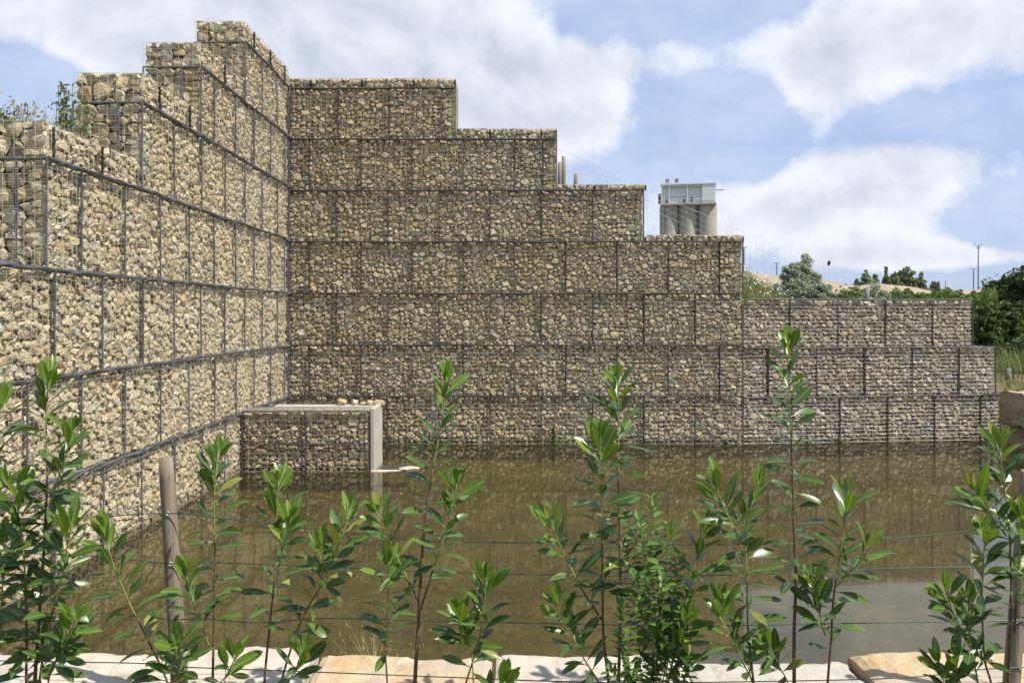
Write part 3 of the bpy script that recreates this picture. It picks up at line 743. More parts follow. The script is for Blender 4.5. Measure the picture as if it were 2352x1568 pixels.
laurel('dense tall laurel before the side wall, fullest at the picture edge', [
    ([(112, 862), (106, 960), (108, 1100), (98, 1300), (80, 1568)], .95, .012, .05),
    ([(170, 985), (140, 1080), (112, 1180), (95, 1330)], .42, .006, -.12),
    ([(30, 1110), (52, 1250), (60, 1400), (60, 1568)], .75, .009, -.1),
    ([(165, 1200), (140, 1330), (110, 1450), (90, 1568)], .6, .008, -.15),
    ([(175, 1420), (140, 1500), (110, 1568)], .35, .006, -.2)], 1, 4.2)
laurel('laurel half cut off by the picture edge, behind the dense laurel', [
    ([(2, 915), (-6, 1040), (-12, 1250), (-20, 1568)], .9, .010, .05), ([(15, 1230), (2, 1400), (-10, 1568)], .6, .007, -.1)], 2, 4.35)
laurel('laurel with one stem leaning far over towards the side wall', [
    ([(236, 1222), (262, 1300), (300, 1390), (340, 1470), (392, 1590)], .62, .008, .0),
    ([(412, 1470), (410, 1520), (405, 1600)], .25, .006, -.2)], 3, 4.25)
laurel('slim upright laurel just right of the fence post, tip lower than the post', [
    ([(500, 1040), (492, 1150), (494, 1280), (492, 1420), (488, 1590)], .62, .009, .05),
    ([(428, 1320), (446, 1390), (468, 1450), (486, 1500)], .22, .005, -.1),
    ([(545, 1500), (520, 1550), (492, 1600)], .2, .005, -.15)], 4, 4.3)
laurel('bushy laurel whose two stems part low, second right of the fence post', [
    ([(640, 1102), (634, 1200), (632, 1310), (618, 1450), (606, 1590)], .55, .009, .05),
    ([(668, 1190), (652, 1250), (634, 1330)], .2, .004, -.08),
    ([(806, 1172), (782, 1240), (745, 1330), (690, 1430), (640, 1590)], .52, .008, .02),
    ([(738, 1255), (742, 1310), (728, 1370)], .2, .004, -.1),
    ([(700, 1490), (680, 1540), (650, 1590)], .2, .005, -.15)], 5, 4.32)
laurel('tall laurel with a thick bare brown stem and three leafy forks', [
    ([(1026, 868), (1016, 960), (992, 1090), (974, 1220), (966, 1340), (960, 1450), (952, 1590)], .50, .013, .05),
    ([(1050, 1110), (1030, 1200), (1000, 1290), (966, 1400)], .40, .006, .06),
    ([(872, 1172), (896, 1240), (926, 1310), (962, 1380)], .34, .006, -.08),
    ([(893, 1290), (890, 1400), (886, 1500), (890, 1590)], .36, .006, -.1)], 6, 4.28)
laurel('short laurel beside the thick brown stem, standing lower than its neighbours', [
    ([(1116, 1325), (1112, 1400), (1098, 1480), (1062, 1600)], .36, .007, .0),
    ([(1050, 1408), (1072, 1470), (1085, 1520)], .2, .005, -.08),
    ([(1165, 1568), (1140, 1590), (1100, 1640)], .15, .004, -.1)], 7, 4.3)
laurel('twin-stemmed tall laurel rising out of the small-leaved shrub', [
    ([(1418, 872), (1421, 980), (1420, 1093), (1424, 1260), (1425, 1411), (1420, 1590)], .72, .011, .06),
    ([(1378, 1002), (1380, 1100), (1382, 1192), (1384, 1330), (1386, 1461), (1400, 1590)], .62, .010, -.05),
    ([(1260, 1190), (1290, 1260), (1335, 1350), (1384, 1425)], .40, .006, -.08),
    ([(1276, 1384), (1310, 1450), (1340, 1510), (1390, 1600)], .34, .006, -.12)], 8, 4.3)
laurel('laurel leaning out of the small-leaved shrub on its far side from the post', [
    ([(1622, 1198), (1606, 1260), (1588, 1330), (1566, 1430), (1530, 1590)], .55, .008, .0),
    ([(1580, 1420), (1560, 1490), (1535, 1560)], .25, .005, -.1)], 9, 4.26)
laurel('forked laurel with two tips close together before the tallest slender one', [
    ([(1742, 1106), (1726, 1160), (1712, 1215), (1716, 1340), (1719, 1455), (1732, 1590)], .60, .009, .03),
    ([(1640, 1106), (1664, 1170), (1690, 1220), (1712, 1290)], .32, .005, -.05),
    ([(1655, 1378), (1668, 1440), (1700, 1510), (1735, 1590)], .34, .006, -.1)], 10, 4.24)
laurel('tallest slender laurel with one straight stem', [
    ([(1812, 790), (1810, 882), (1818, 1002), (1823, 1195), (1828, 1325), (1824, 1450), (1824, 1590)], .95, .012, .05),
    ([(1762, 1480), (1790, 1530), (1815, 1590)], .2, .005, -.12)], 11, 4.32)
laurel('laurel with a side shoot at its top, right beside the tallest slender one', [
    ([(1948, 1128), (1940, 1200), (1934, 1247), (1914, 1377), (1909, 1470), (1900, 1590)], .60, .009, .03),
    ([(2002, 1248), (1980, 1285), (1957, 1308), (1922, 1345)], .20, .004, -.05),
    ([(1868, 1330), (1880, 1400), (1898, 1470)], .22, .004, -.1)], 12, 4.3)
laurel('many-stemmed laurel overlapping the end fence post', [
    ([(2294, 1012), (2302, 1086), (2318, 1215), (2323, 1353), (2320, 1450), (2316, 1590)], .62, .011, .05),
    ([(2238, 1122), (2268, 1173), (2312, 1230)], .26, .005, -.05),
    ([(2262, 1220), (2258, 1310), (2256, 1399), (2262, 1514), (2280, 1590)], .50, .008, -.08),
    ([(2224, 1375), (2226, 1440), (2230, 1490), (2250, 1590)], .40, .007, -.12),
    ([(2170, 1350), (2190, 1410), (2225, 1480)], .25, .004, -.14),
    ([(2345, 1180), (2340, 1300), (2330, 1450)], .4, .006, -.12)], 13, 4.2)
laurel('low spreading laurel shoot before the rusty ochre edging block', [
    ([(2152, 1520), (2165, 1560), (2185, 1620)], .24, .006, .0), ([(2200, 1500), (2196, 1550), (2188, 1620)], .24, .006, -.05)], 14, 4.15)

# the small-leaved shrub between the laurels
def small_shrub():
    rg = random.Random(5); d = 4.36; base = W(1490, 1640, d); gz = ground_h(base.x, d)
    root = empty('leafy_shrub', (base.x, d, gz), 'bushy small-leaved bright green shrub among the twin-stemmed laurel', 'shrub'); inv = root.matrix_basis.inverted()
    allL = []
    tips = [(1500,1150),(1470,1200),(1540,1215),(1440,1260),(1500,1270),(1560,1285),(1460,1330),(1520,1340),(1580,1370),(1430,1400),(1490,1400),(1550,1420),(1425,1470),(1470,1470),(1520,1490),(1570,1490),(1450,1530),(1500,1540),(1540,1550),(1405,1545),(1590,1530)]
    for (px, py) in tips:
        dd = d + rg.uniform(-.22, .16); tip = W(px, py, dd); b0 = Vector((base.x + rg.uniform(-.06, .06), d + rg.uniform(-.05, .05), gz))
        mid = b0.lerp(tip, .55) + Vector((rg.uniform(-.03, .03), rg.uniform(-.03, .03), .03)); pts = spline([b0, mid, tip], .03)
        b = MB(); b.tube([inv @ p for p in pts], [.004 - .003*i/len(pts) for i in range(len(pts))], 5); link('stem', b.mesh('stem', M['stem_green'], True), root)
        s = 0
        for i in range(len(pts) - 1, 0, -1):
            ax = (pts[i] - pts[i-1]).normalized(); s += 1
            if s > 13: break
            a0 = rg.uniform(0, 6.28)
            for q in range(3):
                a = a0 + q * 2.1; ref = Vector((1, 0, 0)); e1 = ax.cross(ref).normalized(); e2 = ax.cross(e1); out = e1*math.cos(a) + e2*math.sin(a)
                sp = R(30 + min(s, 5) * 9); allL.append((pts[i], ax*math.cos(sp) + out*math.sin(sp), ax + Vector((0,0,.6)), rg.uniform(.05, .085)))
    rg.shuffle(allL)
    for (p, a, u, l) in allL[:285]: put_leaf(root, inv, p, a, u, l, 'leaf_small', rg)
    vs = []; fs = []
    for (p, a, u, l) in allL[285:]:
        y = a.normalized(); z = (u - y*u.dot(y)).normalized(); x = y.cross(z); o = len(vs); p = inv @ p
        vs += [p, p + y*l*.5 + x*l*.24 + z*l*.05, p + y*l*.5 - z*l*.05, p + y*l*.5 - x*l*.24 + z*l*.05, p + y*l - z*l*.15]
        fs += [(o, o+1, o+2), (o, o+2, o+3), (o+1, o+4, o+2), (o+2, o+4, o+3)]
    if vs: tag(link('foliage', mesh('foliage', vs, fs, M['leaf_small']), root), kind='stuff')
small_shrub()

# ------------------------------------------------------------------ grasses and water plants
def fol_mat(name, a, b, trans=.25, rough=.6, sc_=1.3):
    t = NT(name); p = t.pos(); n1 = t.noise(p, sc_, 4, .6); n2 = t.noise(p, 23, 2); c = t.ramp(n1, [(.32, a), (.66, b)])
    c = t.mix(t.rangemap(n2, .4, .7, 0, .45), c, t.mix(1.0, c, (.6,.65,.55), 'MULTIPLY'))
    bs = t.bsdf(c, rough, .3); tl = t.n('ShaderNodeBsdfTranslucent'); t.l(t.mix(1.0, c, (1.3, 1.3, .7), 'MULTIPLY'), tl.inputs[0])
    ms = t.n('ShaderNodeMixShader'); ms.inputs[0].default_value = trans; t.l(bs, ms.inputs[1]); t.l(tl.outputs[0], ms.inputs[2]); return t.done(ms.outputs[0])
M['grass'] = fol_mat('grass_green', (.085,.13,.03), (.19,.22,.07))
M['straw'] = fol_mat('grass_straw', (.27,.24,.11), (.42,.36,.19))
M['weed'] = fol_mat('weed_green', (.06,.11,.025), (.14,.19,.05))
M['willow'] = fol_mat('willow_silver', (.24,.29,.20), (.40,.44,.33))
M['fol_mid'] = fol_mat('foliage_mid', (.045,.085,.018), (.11,.15,.035))
M['fol_dark'] = fol_mat('foliage_dark', (.032,.056,.018), (.07,.105,.03), .2)
M['fol_far'] = fol_mat('foliage_far', (.17,.215,.12), (.25,.30,.16), .25, .6, .2)
M['trunk'] = bark_mat('trunk_bark', (.07,.055,.04), (.16,.13,.10))
t = NT('daisy'); M['daisy'] = t.done(t.bsdf((.78,.77,.70), .7))
def blade(b, p, d0, h, w, bend, mi=0, n=4):
    p = Vector(p); side = Vector((-d0.y, d0.x, 0)) * w; vs = []
    for i in range(n + 1):
        t = i / n; c = p + Vector((0, 0, h*t*(1 - .25*bend*t))) + d0 * (bend * h * t * t); ww = (1 - t)**.8
        if i < n: vs += [c - side*ww, c + side*ww]
        else: vs.append(c)
    fs = [(2*i, 2*i+1, 2*i+3, 2*i+2) for i in range(n-1)] + [(2*n-2, 2*n-1, 2*n)]
    b.add(vs, fs, mi)
def hdir(rg): a = rg.uniform(0, 6.283); return Vector((math.cos(a), math.sin(a), 0))
rg = random.Random(3); b = MB(); g0 = W(850, 1492, 5.62); g0.z = .02
for i in range(190): blade(b, Vector((rg.gauss(0, .04), rg.gauss(0, .03), 0)), hdir(rg), rg.uniform(.16, .36), .0022, rg.uniform(.1, .9), 0)
for i in range(34):
    dr = hdir(rg); h_ = rg.uniform(.34, .55); bd = rg.uniform(.25, .9); blade(b, Vector((rg.gauss(0, .03), rg.gauss(0, .02), 0)), dr, h_, .0030, bd, 1, 6)
    tipb = Vector((0, 0, h_*(1 - .25*bd))) + dr*bd*h_
    for q in range(7): pp = tipb * (1 - q*.045); blade(b, pp, hdir(rg), .024, .0034, .6, 1, 2)
tag(link('grass_tuft', b.mesh('grass_tuft', [M['grass'], M['straw']]), None, g0), 'wispy grass tuft with straw seed heads behind the ochre edging block', 'grass')
b = MB()
for i in range(420):
    p = W(rg.gauss(725, 34), 0, 5.5); blade(b, (p.x, 5.48 + abs(rg.gauss(0, .10)), .012 + rg.uniform(0, .03)), hdir(rg), rg.uniform(.01, .04), .004, rg.uniform(.8, 2), rg.choice((0, 0, 1)), 2)
tag(link('weeds', b.mesh('weeds', [M['weed'], M['straw']])), 'flat green water weeds along the near bank', 'weeds', kind='stuff')
b = MB(); g0 = W(1093, 1131, 12.55); g0.z = 0
for i in range(260):
    p = Vector((rg.gauss(0, .12), rg.gauss(0, .09), 0)); k = math.exp(-(p.x*p.x)/.02); blade(b, p, hdir(rg), rg.uniform(.03, .05) + .10*k*rg.random(), .004, rg.uniform(.3, 2.2), 0, 3)
tag(link('water_plant', b.mesh('water_plant', M['grass']), None, g0), 'small green tangle of water plant floating in mid pond', 'water plant')
def foot_plant(px, h, w, n, label, seed, d=17.0):
    rg = random.Random(seed); b = MB(); g0 = W(px, 1010, d); g0.z = -.01
    if px > 1706: g0.y = back_y(g0.x) - .12
    for i in range(n):
        z = rg.random()**.8 * h; a = hdir(rg) * rg.random() * w * (1.1 - z/h); p = Vector((a.x, a.y*.5, z)); u = Vector((rg.gauss(0,1), rg.gauss(0,1) - .5, rg.gauss(0,1) + .6)).normalized()
        x = u.cross(Vector((rg.gauss(0,1), rg.gauss(0,1), rg.gauss(0,1)))).normalized(); y = u.cross(x); s = rg.uniform(.018, .034)
        b.add([p - x*s, p - y*s*.5, p + x*s, p + y*s*.5], [(0,1,2,3)])
    root = empty('wall_foot_plant', g0, label, 'plant', 'plants at the foot of the back wall')
    link('foliage', b.mesh('foliage', M['weed']), root)
    s = MB(); s.tube([(0, 0, -.05), (.01, 0, h*.5), (0, 0, h*.9)], .004, 5); link('stem', s.mesh('stem', M['stem_green']), root)
foot_plant(1271, .36, .13, 190, 'leafy green plant sprouting at the foot of the back wall', 1)
foot_plant(1667, .10, .16, 60, 'flat little weed at the wall foot just before the bend', 2)
foot_plant(1866, .13, .16, 70, 'small weed at the wall foot behind the tallest laurel', 3)
foot_plant(1946, .11, .13, 50, 'small weed at the grey wall foot past the bend', 4)

# ------------------------------------------------------------------ trees and shrubs behind the walls
def crown_mesh(name, centres, leaf, per, mat, rg, asp=.45):
    vs = []; fs = []
    for (c, r) in centres:
        for _ in range(per):
            v = Vector((rg.gauss(0,1), rg.gauss(0,1), rg.gauss(0,1))).normalized() * (rg.random() ** .42)
            p = c + Vector((v.x*r[0], v.y*r[1], v.z*r[2]))
            nrm = (v + Vector((rg.gauss(0,.7), rg.gauss(0,.7), rg.gauss(0,.7) + .5))).normalized()
            x = nrm.cross(Vector((rg.gauss(0,1), rg.gauss(0,1), rg.gauss(0,1)))).normalized(); y = nrm.cross(x); s = leaf * rg.uniform(.6, 1.3); o = len(vs)
            vs += [p - x*s, p - y*s*asp, p + x*s, p + y*s*asp]; fs.append((o, o+1, o+2, o+3))
    return mesh(name, vs, fs, mat)
def tree(name, label, cat, base, h, R_, mat, seed, clumps=40, per=60, leaf=.08, group=None, shape='round', trunk=.12, asp=.45, low=.25, cr=(.22, .42)):
    rg = random.Random(seed); base = Vector(base); root = empty(name, base, label, cat, group); cs = []
    for _ in range(clumps):
        for _t in range(50):
            v = Vector((rg.uniform(-1,1), rg.uniform(-1,1), rg.uniform(0, 1)))
            k = v.z
            if shape == 'cone': lim = (1 - k) ** .7 * (1 if k > low else .7 + .3*k/max(low,.01))
            elif shape == 'bush': lim = math.sqrt(max(0, 1 - k*k))
            else: lim = math.sqrt(max(0, 1 - ((k - .5)/.5)**2))
            if v.x*v.x + v.y*v.y <= lim*lim: break
        z = (low + (1 - low) * v.z) * h; c = Vector((v.x*R_, v.y*R_, z)); r = R_ * rg.uniform(*cr)
        cs.append((c, (r, r, r * rg.uniform(.7, 1.1))))
    b = MB(); tp_ = spline([(0,0,-.15), (rg.uniform(-.05,.05)*R_, 0, h*.4), (0, 0, h*.88)], max(.03, h*.1)); b.tube(tp_, [trunk*(1 - .9*i/len(tp_)) for i in range(len(tp_))], 7)
    for c, r in cs[::3]:
        s = Vector((0, 0, min(c.z*.7, h*.7))); b.tube([s, s.lerp(c, .5) + Vector((0,0,-.02*h)), c], [trunk*.35, trunk*.22, trunk*.08], 5)
    link('trunk', b.mesh('trunk', M['trunk'], True), root)
    link('crown', crown_mesh('crown', cs, leaf, per, mat, rg, asp), root); return root
def at(px, py, d, z=None):
    p = W(px, py, d); p.z = ground_h(p.x, p.y) if z is None else z; return p
def top(px, py, d): return W(px, py, d).z
def tree_px(name, label, cat, px, ytop, wpx, d, mat, seed, **kw):
    b_ = at(px, 0, d); h = top(px, ytop, d) - b_.z
    return tree(name, label, cat, b_, h, wpx / 2 / F * d, mat, seed, **kw)
tree_px('willow_shrub', 'tall silvery willow shrub on the bank above the bend', 'shrub', 1850, 578, 110, 23.5, M['willow'], 31, clumps=190, cr=(.10, .24), per=70, leaf=.06, shape='cone', trunk=.03, asp=.25, low=.1, group='silvery willows on the bank')
tree_px('willow_shrub', 'broad silvery willow shrub in front of the tall one, nearest the daisies', 'shrub', 1826, 606, 112, 22.6, M['willow'], 32, clumps=150, cr=(.10, .24), per=70, leaf=.06, shape='bush', trunk=.03, asp=.25, low=.1, group='silvery willows on the bank')
tree_px('willow_shrub', 'low silvery willow spreading towards the bright green shrub', 'shrub', 1882, 648, 80, 22.2, M['willow'], 33, clumps=130, cr=(.10, .24), per=70, leaf=.06, shape='bush', trunk=.03, asp=.25, low=.1, group='silvery willows on the bank')
tree_px('willow_shrub', 'silvery willow shrub behind the wooden stub on the grey wall', 'shrub', 2008, 643, 100, 25.5, M['willow'], 34, clumps=150, cr=(.10, .24), per=60, leaf=.065, shape='bush', trunk=.03, asp=.25, low=.1, group='silvery willows on the bank')
tree_px('green_shrub', 'bright green shrub between two silvery willows', 'shrub', 1935, 643, 100, 27, M['fol_mid'], 35, clumps=50, per=70, leaf=.05, shape='bush', trunk=.03, low=.05, group='green shrubs behind the grey wall')
tree_px('green_shrub', 'low green shrub between the second willow and the sand', 'shrub', 2072, 664, 110, 30, M['fol_mid'], 36, clumps=50, per=60, leaf=.06, shape='bush', trunk=.03, low=.05, group='green shrubs behind the grey wall')
for k, (px, yt, wp_, lb) in enumerate(((1990, 614, 40, 'leafy pointed far tree nearest the silvery willow'), (2010, 622, 30, 'shorter far tree beside the first pointed one'), (2036, 611, 26, 'thin airy far tree on the sand ridge'),
        (2054, 619, 36, 'far tree filling the gap between thin and tall ones'), (2082, 613, 44, 'tallest broad far tree of the sand ridge row'), (2117, 624, 40, 'airy far tree sloping down beside the tallest'), (2148, 641, 44, 'lowest far tree at the row end by the white sign'),
        (1968, 636, 34, 'small far tree peeping over the second willow'))):
    d = 118 + k * 1.7
    tree('far_tree', lb, 'tree', (W(px, 0, d).x, d, 4.2), top(px, yt, d) - 4.2, wp_/2/F*d, M['fol_far'], 50 + k, clumps=170, cr=(.10, .26), per=34, leaf=.2, shape='cone' if k != 4 else 'round', trunk=.10, group='trees on the sand ridge', low=.08)
tree('dark_tree', 'large dark broadleaf tree at the picture edge beyond the wall', 'tree', (W(2425, 0, 52).x, 52, 1.0), top(0, 594, 52) - 1.0, 150/F*52, M['fol_dark'], 71, clumps=260, cr=(.08, .20), per=80, leaf=.15, trunk=.3, low=.02)
for k, (px, yt, w_, d, m_, lb) in enumerate(((2290, 688, 120, 30, 'fol_mid', 'mid green bush right behind the end of the grey wall'), (2352, 700, 130, 33, 'fol_dark', 'dark green bush below the large dark tree'),
        (2262, 700, 70, 27, 'fol_mid', 'lighter bush touching the stepped wall end'), (2345, 855, 80, 20.5, 'fol_mid', 'low bush above the brown boulders'), (2400, 760, 150, 26, 'fol_dark', 'dark bush at the very edge above the boulders'))):
    tree_px('edge_bush', lb, 'bush', px, yt, w_, d, M[m_], 80 + k, clumps=160, cr=(.10, .24), per=60, leaf=.06 if d < 22 else .08, shape='bush', trunk=.05, low=.0, group='bushes beyond the wall end')
# grass and daisies on the banks
rg = random.Random(9); b = MB()
for i in range(14000):
    x = rg.uniform(4.3, 9.4); y = back_y(x) + 1.0 + rg.random()**1.3 * 5.5; z = ground_h(x, y)
    blade(b, (x, y, z - .02), hdir(rg), rg.uniform(.14, .48), .006, rg.uniform(.1, .7), 0 if rg.random() < .72 else 1, 3)
for i in range(5200):
    x = rg.uniform(-4, 4.3); y = YB + 1.0 + rg.random() * 2.2; z = ground_h(x, y); blade(b, (x, y, z - .02), hdir(rg), rg.uniform(.08, .38), .005, rg.uniform(.1, .7), 0 if rg.random() < .6 else 1, 3)
for i in range(3800):
    x = rg.uniform(9.9, 15.5); y = rg.uniform(17.6, 25); z = ground_h(x, y); blade(b, (x, y, z - .02), hdir(rg), rg.uniform(.2, .75), .007, rg.uniform(.1, .5), 0 if rg.random() < .88 else 1, 3)
for i in range(3200):
    x = -5.15 - rg.random()**1.5 * 1.6; y = rg.uniform(7.2, 14); z = ground_h(x, y); blade(b, (x, y, z - .02), hdir(rg), rg.uniform(.12, .5), .005, rg.uniform(.1, .8), 0 if rg.random() < .6 else 1, 3)
tag(link('grass', b.mesh('grass', [M['grass'], M['straw']])), 'rough green and straw coloured grass on the banks', 'grass', kind='stuff')
b = MB()
for i in range(700):
    x = 4.4 + rg.random() * 3.4; y = back_y(x) + 1.2 + rg.random() * 4; z = ground_h(x, y) + rg.uniform(.18, .48); r = rg.uniform(.008, .016); n = Vector((rg.gauss(0,.5), -.5 + rg.gauss(0,.4), .8)).normalized(); e1 = n.cross(Vector((1,0,0))).normalized(); e2 = n.cross(e1); c = Vector((x, y, z))
    b.add([c + (e1*math.cos(a) + e2*math.sin(a))*r for a in [q*math.pi/3 for q in range(6)]], [tuple(range(6))])
    b.tube([(x, y, z - .25), (x, y, z - .004)], .0016, 3, 1, False)
tag(link('daisies', b.mesh('daisies', [M['daisy'], M['grass']])), 'white daisies scattered over the grassy bank', 'flowers', kind='stuff')
b = MB()
for k in range(15000):
    px = rg.uniform(1890, 2290); d = rg.uniform(44, 52); p = at(px, 0, d); tz = top(px, 668 + 5*math.sin(px*.06) + 4*math.sin(px*.21) + 9*rg.random(), d); z = 1.0 + (tz - 1.0) * rg.random() ** .5
    x_, y_ = Vector((rg.gauss(0,1), rg.gauss(0,1), rg.gauss(0,1))).normalized()*.14, Vector((rg.gauss(0,1), rg.gauss(0,1), rg.gauss(0,1))).normalized()*.07; c = Vector((p.x, p.y, z))
    b.add([c - x_, c - y_, c + x_, c + y_], [(0,1,2,3)])
tag(link('undergrowth', b.mesh('undergrowth', M['weed'])), 'low green scrub running along the foot of the sand', 'scrub', kind='stuff')
# weeds on top of the side wall
def twig_weed(px0, py0, px1, py1, d, n, leaf, mat, label, seed, spread=.05):
    rg = random.Random(seed); a, c = W(px0, py0, d), W(px1, py1, d); base = Vector((a.x, a.y, ground_h(a.x, a.y) - .02))
    root = empty('weed_plant', base, label, 'plant', 'weeds on the side wall'); b = MB(); f = MB()
    for s in range(8):
        tip = c - base + Vector((rg.gauss(0, spread), rg.gauss(0, spread), -abs(rg.gauss(0, spread*1.5)) if s else 0)); pts = spline([(0,0,0), tip*.5 + Vector((rg.gauss(0,spread*.5), 0, 0)), tip], .05)
        b.tube(pts, .003, 5)
        for i in range(n // 5):
            p = pts[int(len(pts)*rg.uniform(.5, .999))] + Vector((rg.gauss(0, spread*.5), rg.gauss(0, spread*.5), rg.gauss(0, .02))); u = Vector((rg.gauss(0,1), rg.gauss(0,1), rg.gauss(0,1))).normalized(); x = u.orthogonal().normalized(); y = u.cross(x); s_ = leaf*rg.uniform(.6, 1.2)
            f.add([p - x*s_, p - y*s_*.4, p + x*s_, p + y*s_*.4], [(0,1,2,3)])
    link('stem', b.mesh('stem', M['stem_brown']), root); link('foliage', f.mesh('foliage', mat), root)
twig_weed(142, 300, 140, 186, 9.3, 420, .036, M['grass'], 'tall leafy weed standing against the second side wall step', 1, .06)
twig_weed(155, 300, 158, 235, 9.4, 700, .036, M['weed'], 'short bushy green weed tucked against the stepped gabion', 2, .09)
twig_weed(70, 300, 62, 232, 9.6, 420, .026, M['straw'], 'straw coloured wispy weed on the side wall top', 3, .12)
twig_weed(20, 300, 15, 245, 9.4, 520, .03, M['grass'], 'pale green weed on the side wall by the picture edge', 4, .12)

# ------------------------------------------------------------------ mesh fence up the bank
HD = 19.7
hf = empty('mesh_fence', (W(1290, 0, HD).x, HD, ground_h(W(1290, 0, HD).x, HD)), 'slack sheep wire fence running down the bank behind the back wall', 'fence'); inv = hf.matrix_basis.inverted()
tl_ = [(1230, 322), (1278, 342), (1380, 386), (1485, 435), (1641, 504), (1710, 534), (1836, 582), (1904, 609), (1947, 622), (2050, 664), (2110, 700)]
topw = spline([W(px, py, HD) for px, py in tl_], .075)
for k, fr_ in enumerate((0, .14, .27, .42, .60, .80, 1.0)):
    b = MB(); b.tube([inv @ (p + Vector((0, .02*math.sin(i*.21 + k), -fr_*.95 + .012*math.sin(i*.13 + k*2)))) for i, p in enumerate(topw)], .0024 if k in (0, 3) else .0015, 4, 0, False); link('wire', b.mesh('wire', M['swire'], True), hf)
b = MB()
for i in range(0, len(topw), 2): p = topw[i]; b.tube([inv @ p, inv @ (p + Vector((.03, .0, -.95)))], .0011, 3, 0, False)
link('stay_wire', b.mesh('stay_wire', M['swire']), hf)
for (px, yt, yb_, r, d) in ((1293, 360, 560, .048, HD), (1284, 374, 560, .05, HD - .12), (1321, 400, 560, .05, HD), (1990, 664, 760, .05, HD - .5), (2314, 846, 960, .06, HD - .6)):
    a, c = W(px, yb_, d), W(px + 2, yt, d); me, o_ = post_mesh(a, c, r, r*.96, M['post_grey'], 12, 5); link('post', me, hf, Matrix.Translation(inv @ o_))
b = MB(); c = inv @ W(1903, 604, HD); b.tube([c + Vector((0,0,-.06)), c + Vector((.01, 0, 0)), c + Vector((.02, 0, .05))], [.012, .04, .02], 6)
t = NT('dark_tag'); M['tagm'] = t.done(t.bsdf((.05,.02,.02), .6)); link('marker_ribbon', b.mesh('marker_ribbon', M['tagm']), hf)

# ------------------------------------------------------------------ far sand, silo and masts
t = NT('sand'); p = t.pos(); n1 = t.noise(t.vec('MULTIPLY', p, (1, 1, .25)), .55, 5, .6, .4); n2 = t.noise(p, .12, 3)
c = t.mix(t.rangemap(n2, .4, .62, 0, .6), t.ramp(n1, [(.3, (.26,.21,.145)), (.7, (.36,.295,.21))]), (.33,.265,.185))
M['sand'] = t.done(t.bsdf(c, .95, .1, t.bump(n1, .7, .5)))
def mound(ridge, d, label, seed, foot=14.0):
    pts = spline([W(px, py, d) for px, py in ridge], .8); vs = []; prof = [(-1, 0), (-.75, .16), (-.5, .42), (-.25, .74), (-.06, .97), (0.02, 1), (.15, .93), (.5, .5), (1, 0)]; n = len(prof)
    for i, p in enumerate(pts):
        for (u, k) in prof:
            z = .9 + (p.z - .9) * k + (mnoise.noise(Vector((p.x*.35, u*4, seed))) * .25 + mnoise.noise(Vector((p.x*1.3, u*3, seed))) * .10) * (1 - abs(2*k - 1)) * 1.6
            vs.append((p.x + mnoise.noise(Vector((p.x*.3, u*3, seed+4)))*.5, p.y + u*foot, z))
    fs = [(i*n+j, (i+1)*n+j, (i+1)*n+j+1, i*n+j+1) for i in range(len(pts)-1) for j in range(n-1)]
    tag(link('sand_mound', mesh('sand_mound', vs, fs, M['sand'], True)), label, kind='structure')
mound([(1500, 655), (1640, 634), (1700, 624), (1735, 626), (1790, 633), (1850, 640), (1905, 645), (1940, 651), (1990, 662), (2050, 700)], 96, 'sand heap behind the silvery willows', 2)
mound([(1880, 690), (1950, 662), (2008, 651), (2040, 653), (2062, 655), (2085, 657), (2110, 661), (2140, 667), (2170, 668), (2190, 664), (2230, 666), (2290, 664), (2400, 668), (2600, 700)], 110, 'long low sand ridge before the lamp masts', 5)
t = NT('silo_concrete'); p = t.pos(); s_ = t.vec('MULTIPLY', p, (1.0, 1.0, .06)); n1 = t.noise(s_, .9, 4, .6); n2 = t.noise(p, .5, 4)
c = t.ramp(n1, [(.30, (.17,.15,.125)), (.40, (.38,.35,.29)), (.7, (.44,.40,.34))]); M['silo'] = t.done(t.bsdf(t.mix(t.rangemap(n2, .4, .7, 0, .4), c, (.32,.28,.22)), .9, .2))
t = NT('silo_sheet'); wv = t.n('ShaderNodeTexWave'); wv.inputs['Scale'].default_value = 2.2; t.l(t.obj(), wv.inputs['Vector'])
M['sheet'] = t.done(t.bsdf(t.mix(t.noise(t.pos(), .3, 3), (.56,.60,.58), (.66,.69,.66)), .55, .4, t.bump(wv.outputs[1], .25, .05)))
t = NT('sheet_trim'); M['trim'] = t.done(t.bsdf((.62,.66,.66), .5))
t = NT('dark_glass'); M['glass'] = t.done(t.bsdf((.10,.13,.17), .15, .5))
t = NT('rust'); M['rust'] = t.done(t.bsdf(t.ramp(t.noise(t.pos(), .8, 4), [(.4, (.25,.17,.12)), (.6, (.36,.31,.26))]), .8))
t = NT('white_panel'); M['white'] = t.done(t.bsdf((.62,.66,.64), .5))
SD = 200.0; cS = W(1581, 0, SD)
si = empty('silo', Matrix.Translation((cS.x, SD, 1.0)) @ Matrix.Rotation(R(-12), 4, 'Z'), 'grey concrete silo cluster with a pale sheet metal top house', 'silo')
zt = top(0, 475, SD) - 1.0; zr = top(0, 431, SD) - 1.0; hw_, hl, fr0 = 5.85, 4.9, .55
for ix in range(3):
    for iy in range(2):
        b = MB(); n = 32; x0, y0 = (ix - 1) * 4.15, -2.4 + iy * 4.6
        b.add([(x0 + 2.12*math.cos(2*math.pi*k/n), y0 + 2.12*math.sin(2*math.pi*k/n), z) for z in (-1, zt) for k in range(n)], [(k, (k+1) % n, n + (k+1) % n, n + k) for k in range(n)] + [tuple(n + k for k in range(n))])
        link('silo_shaft', b.mesh('silo_shaft', M['silo'], False), si)
def part(nm, a, c, mk):
    b = MB(); b.box(a, c); return link(nm, b.mesh(nm, M[mk]), si)
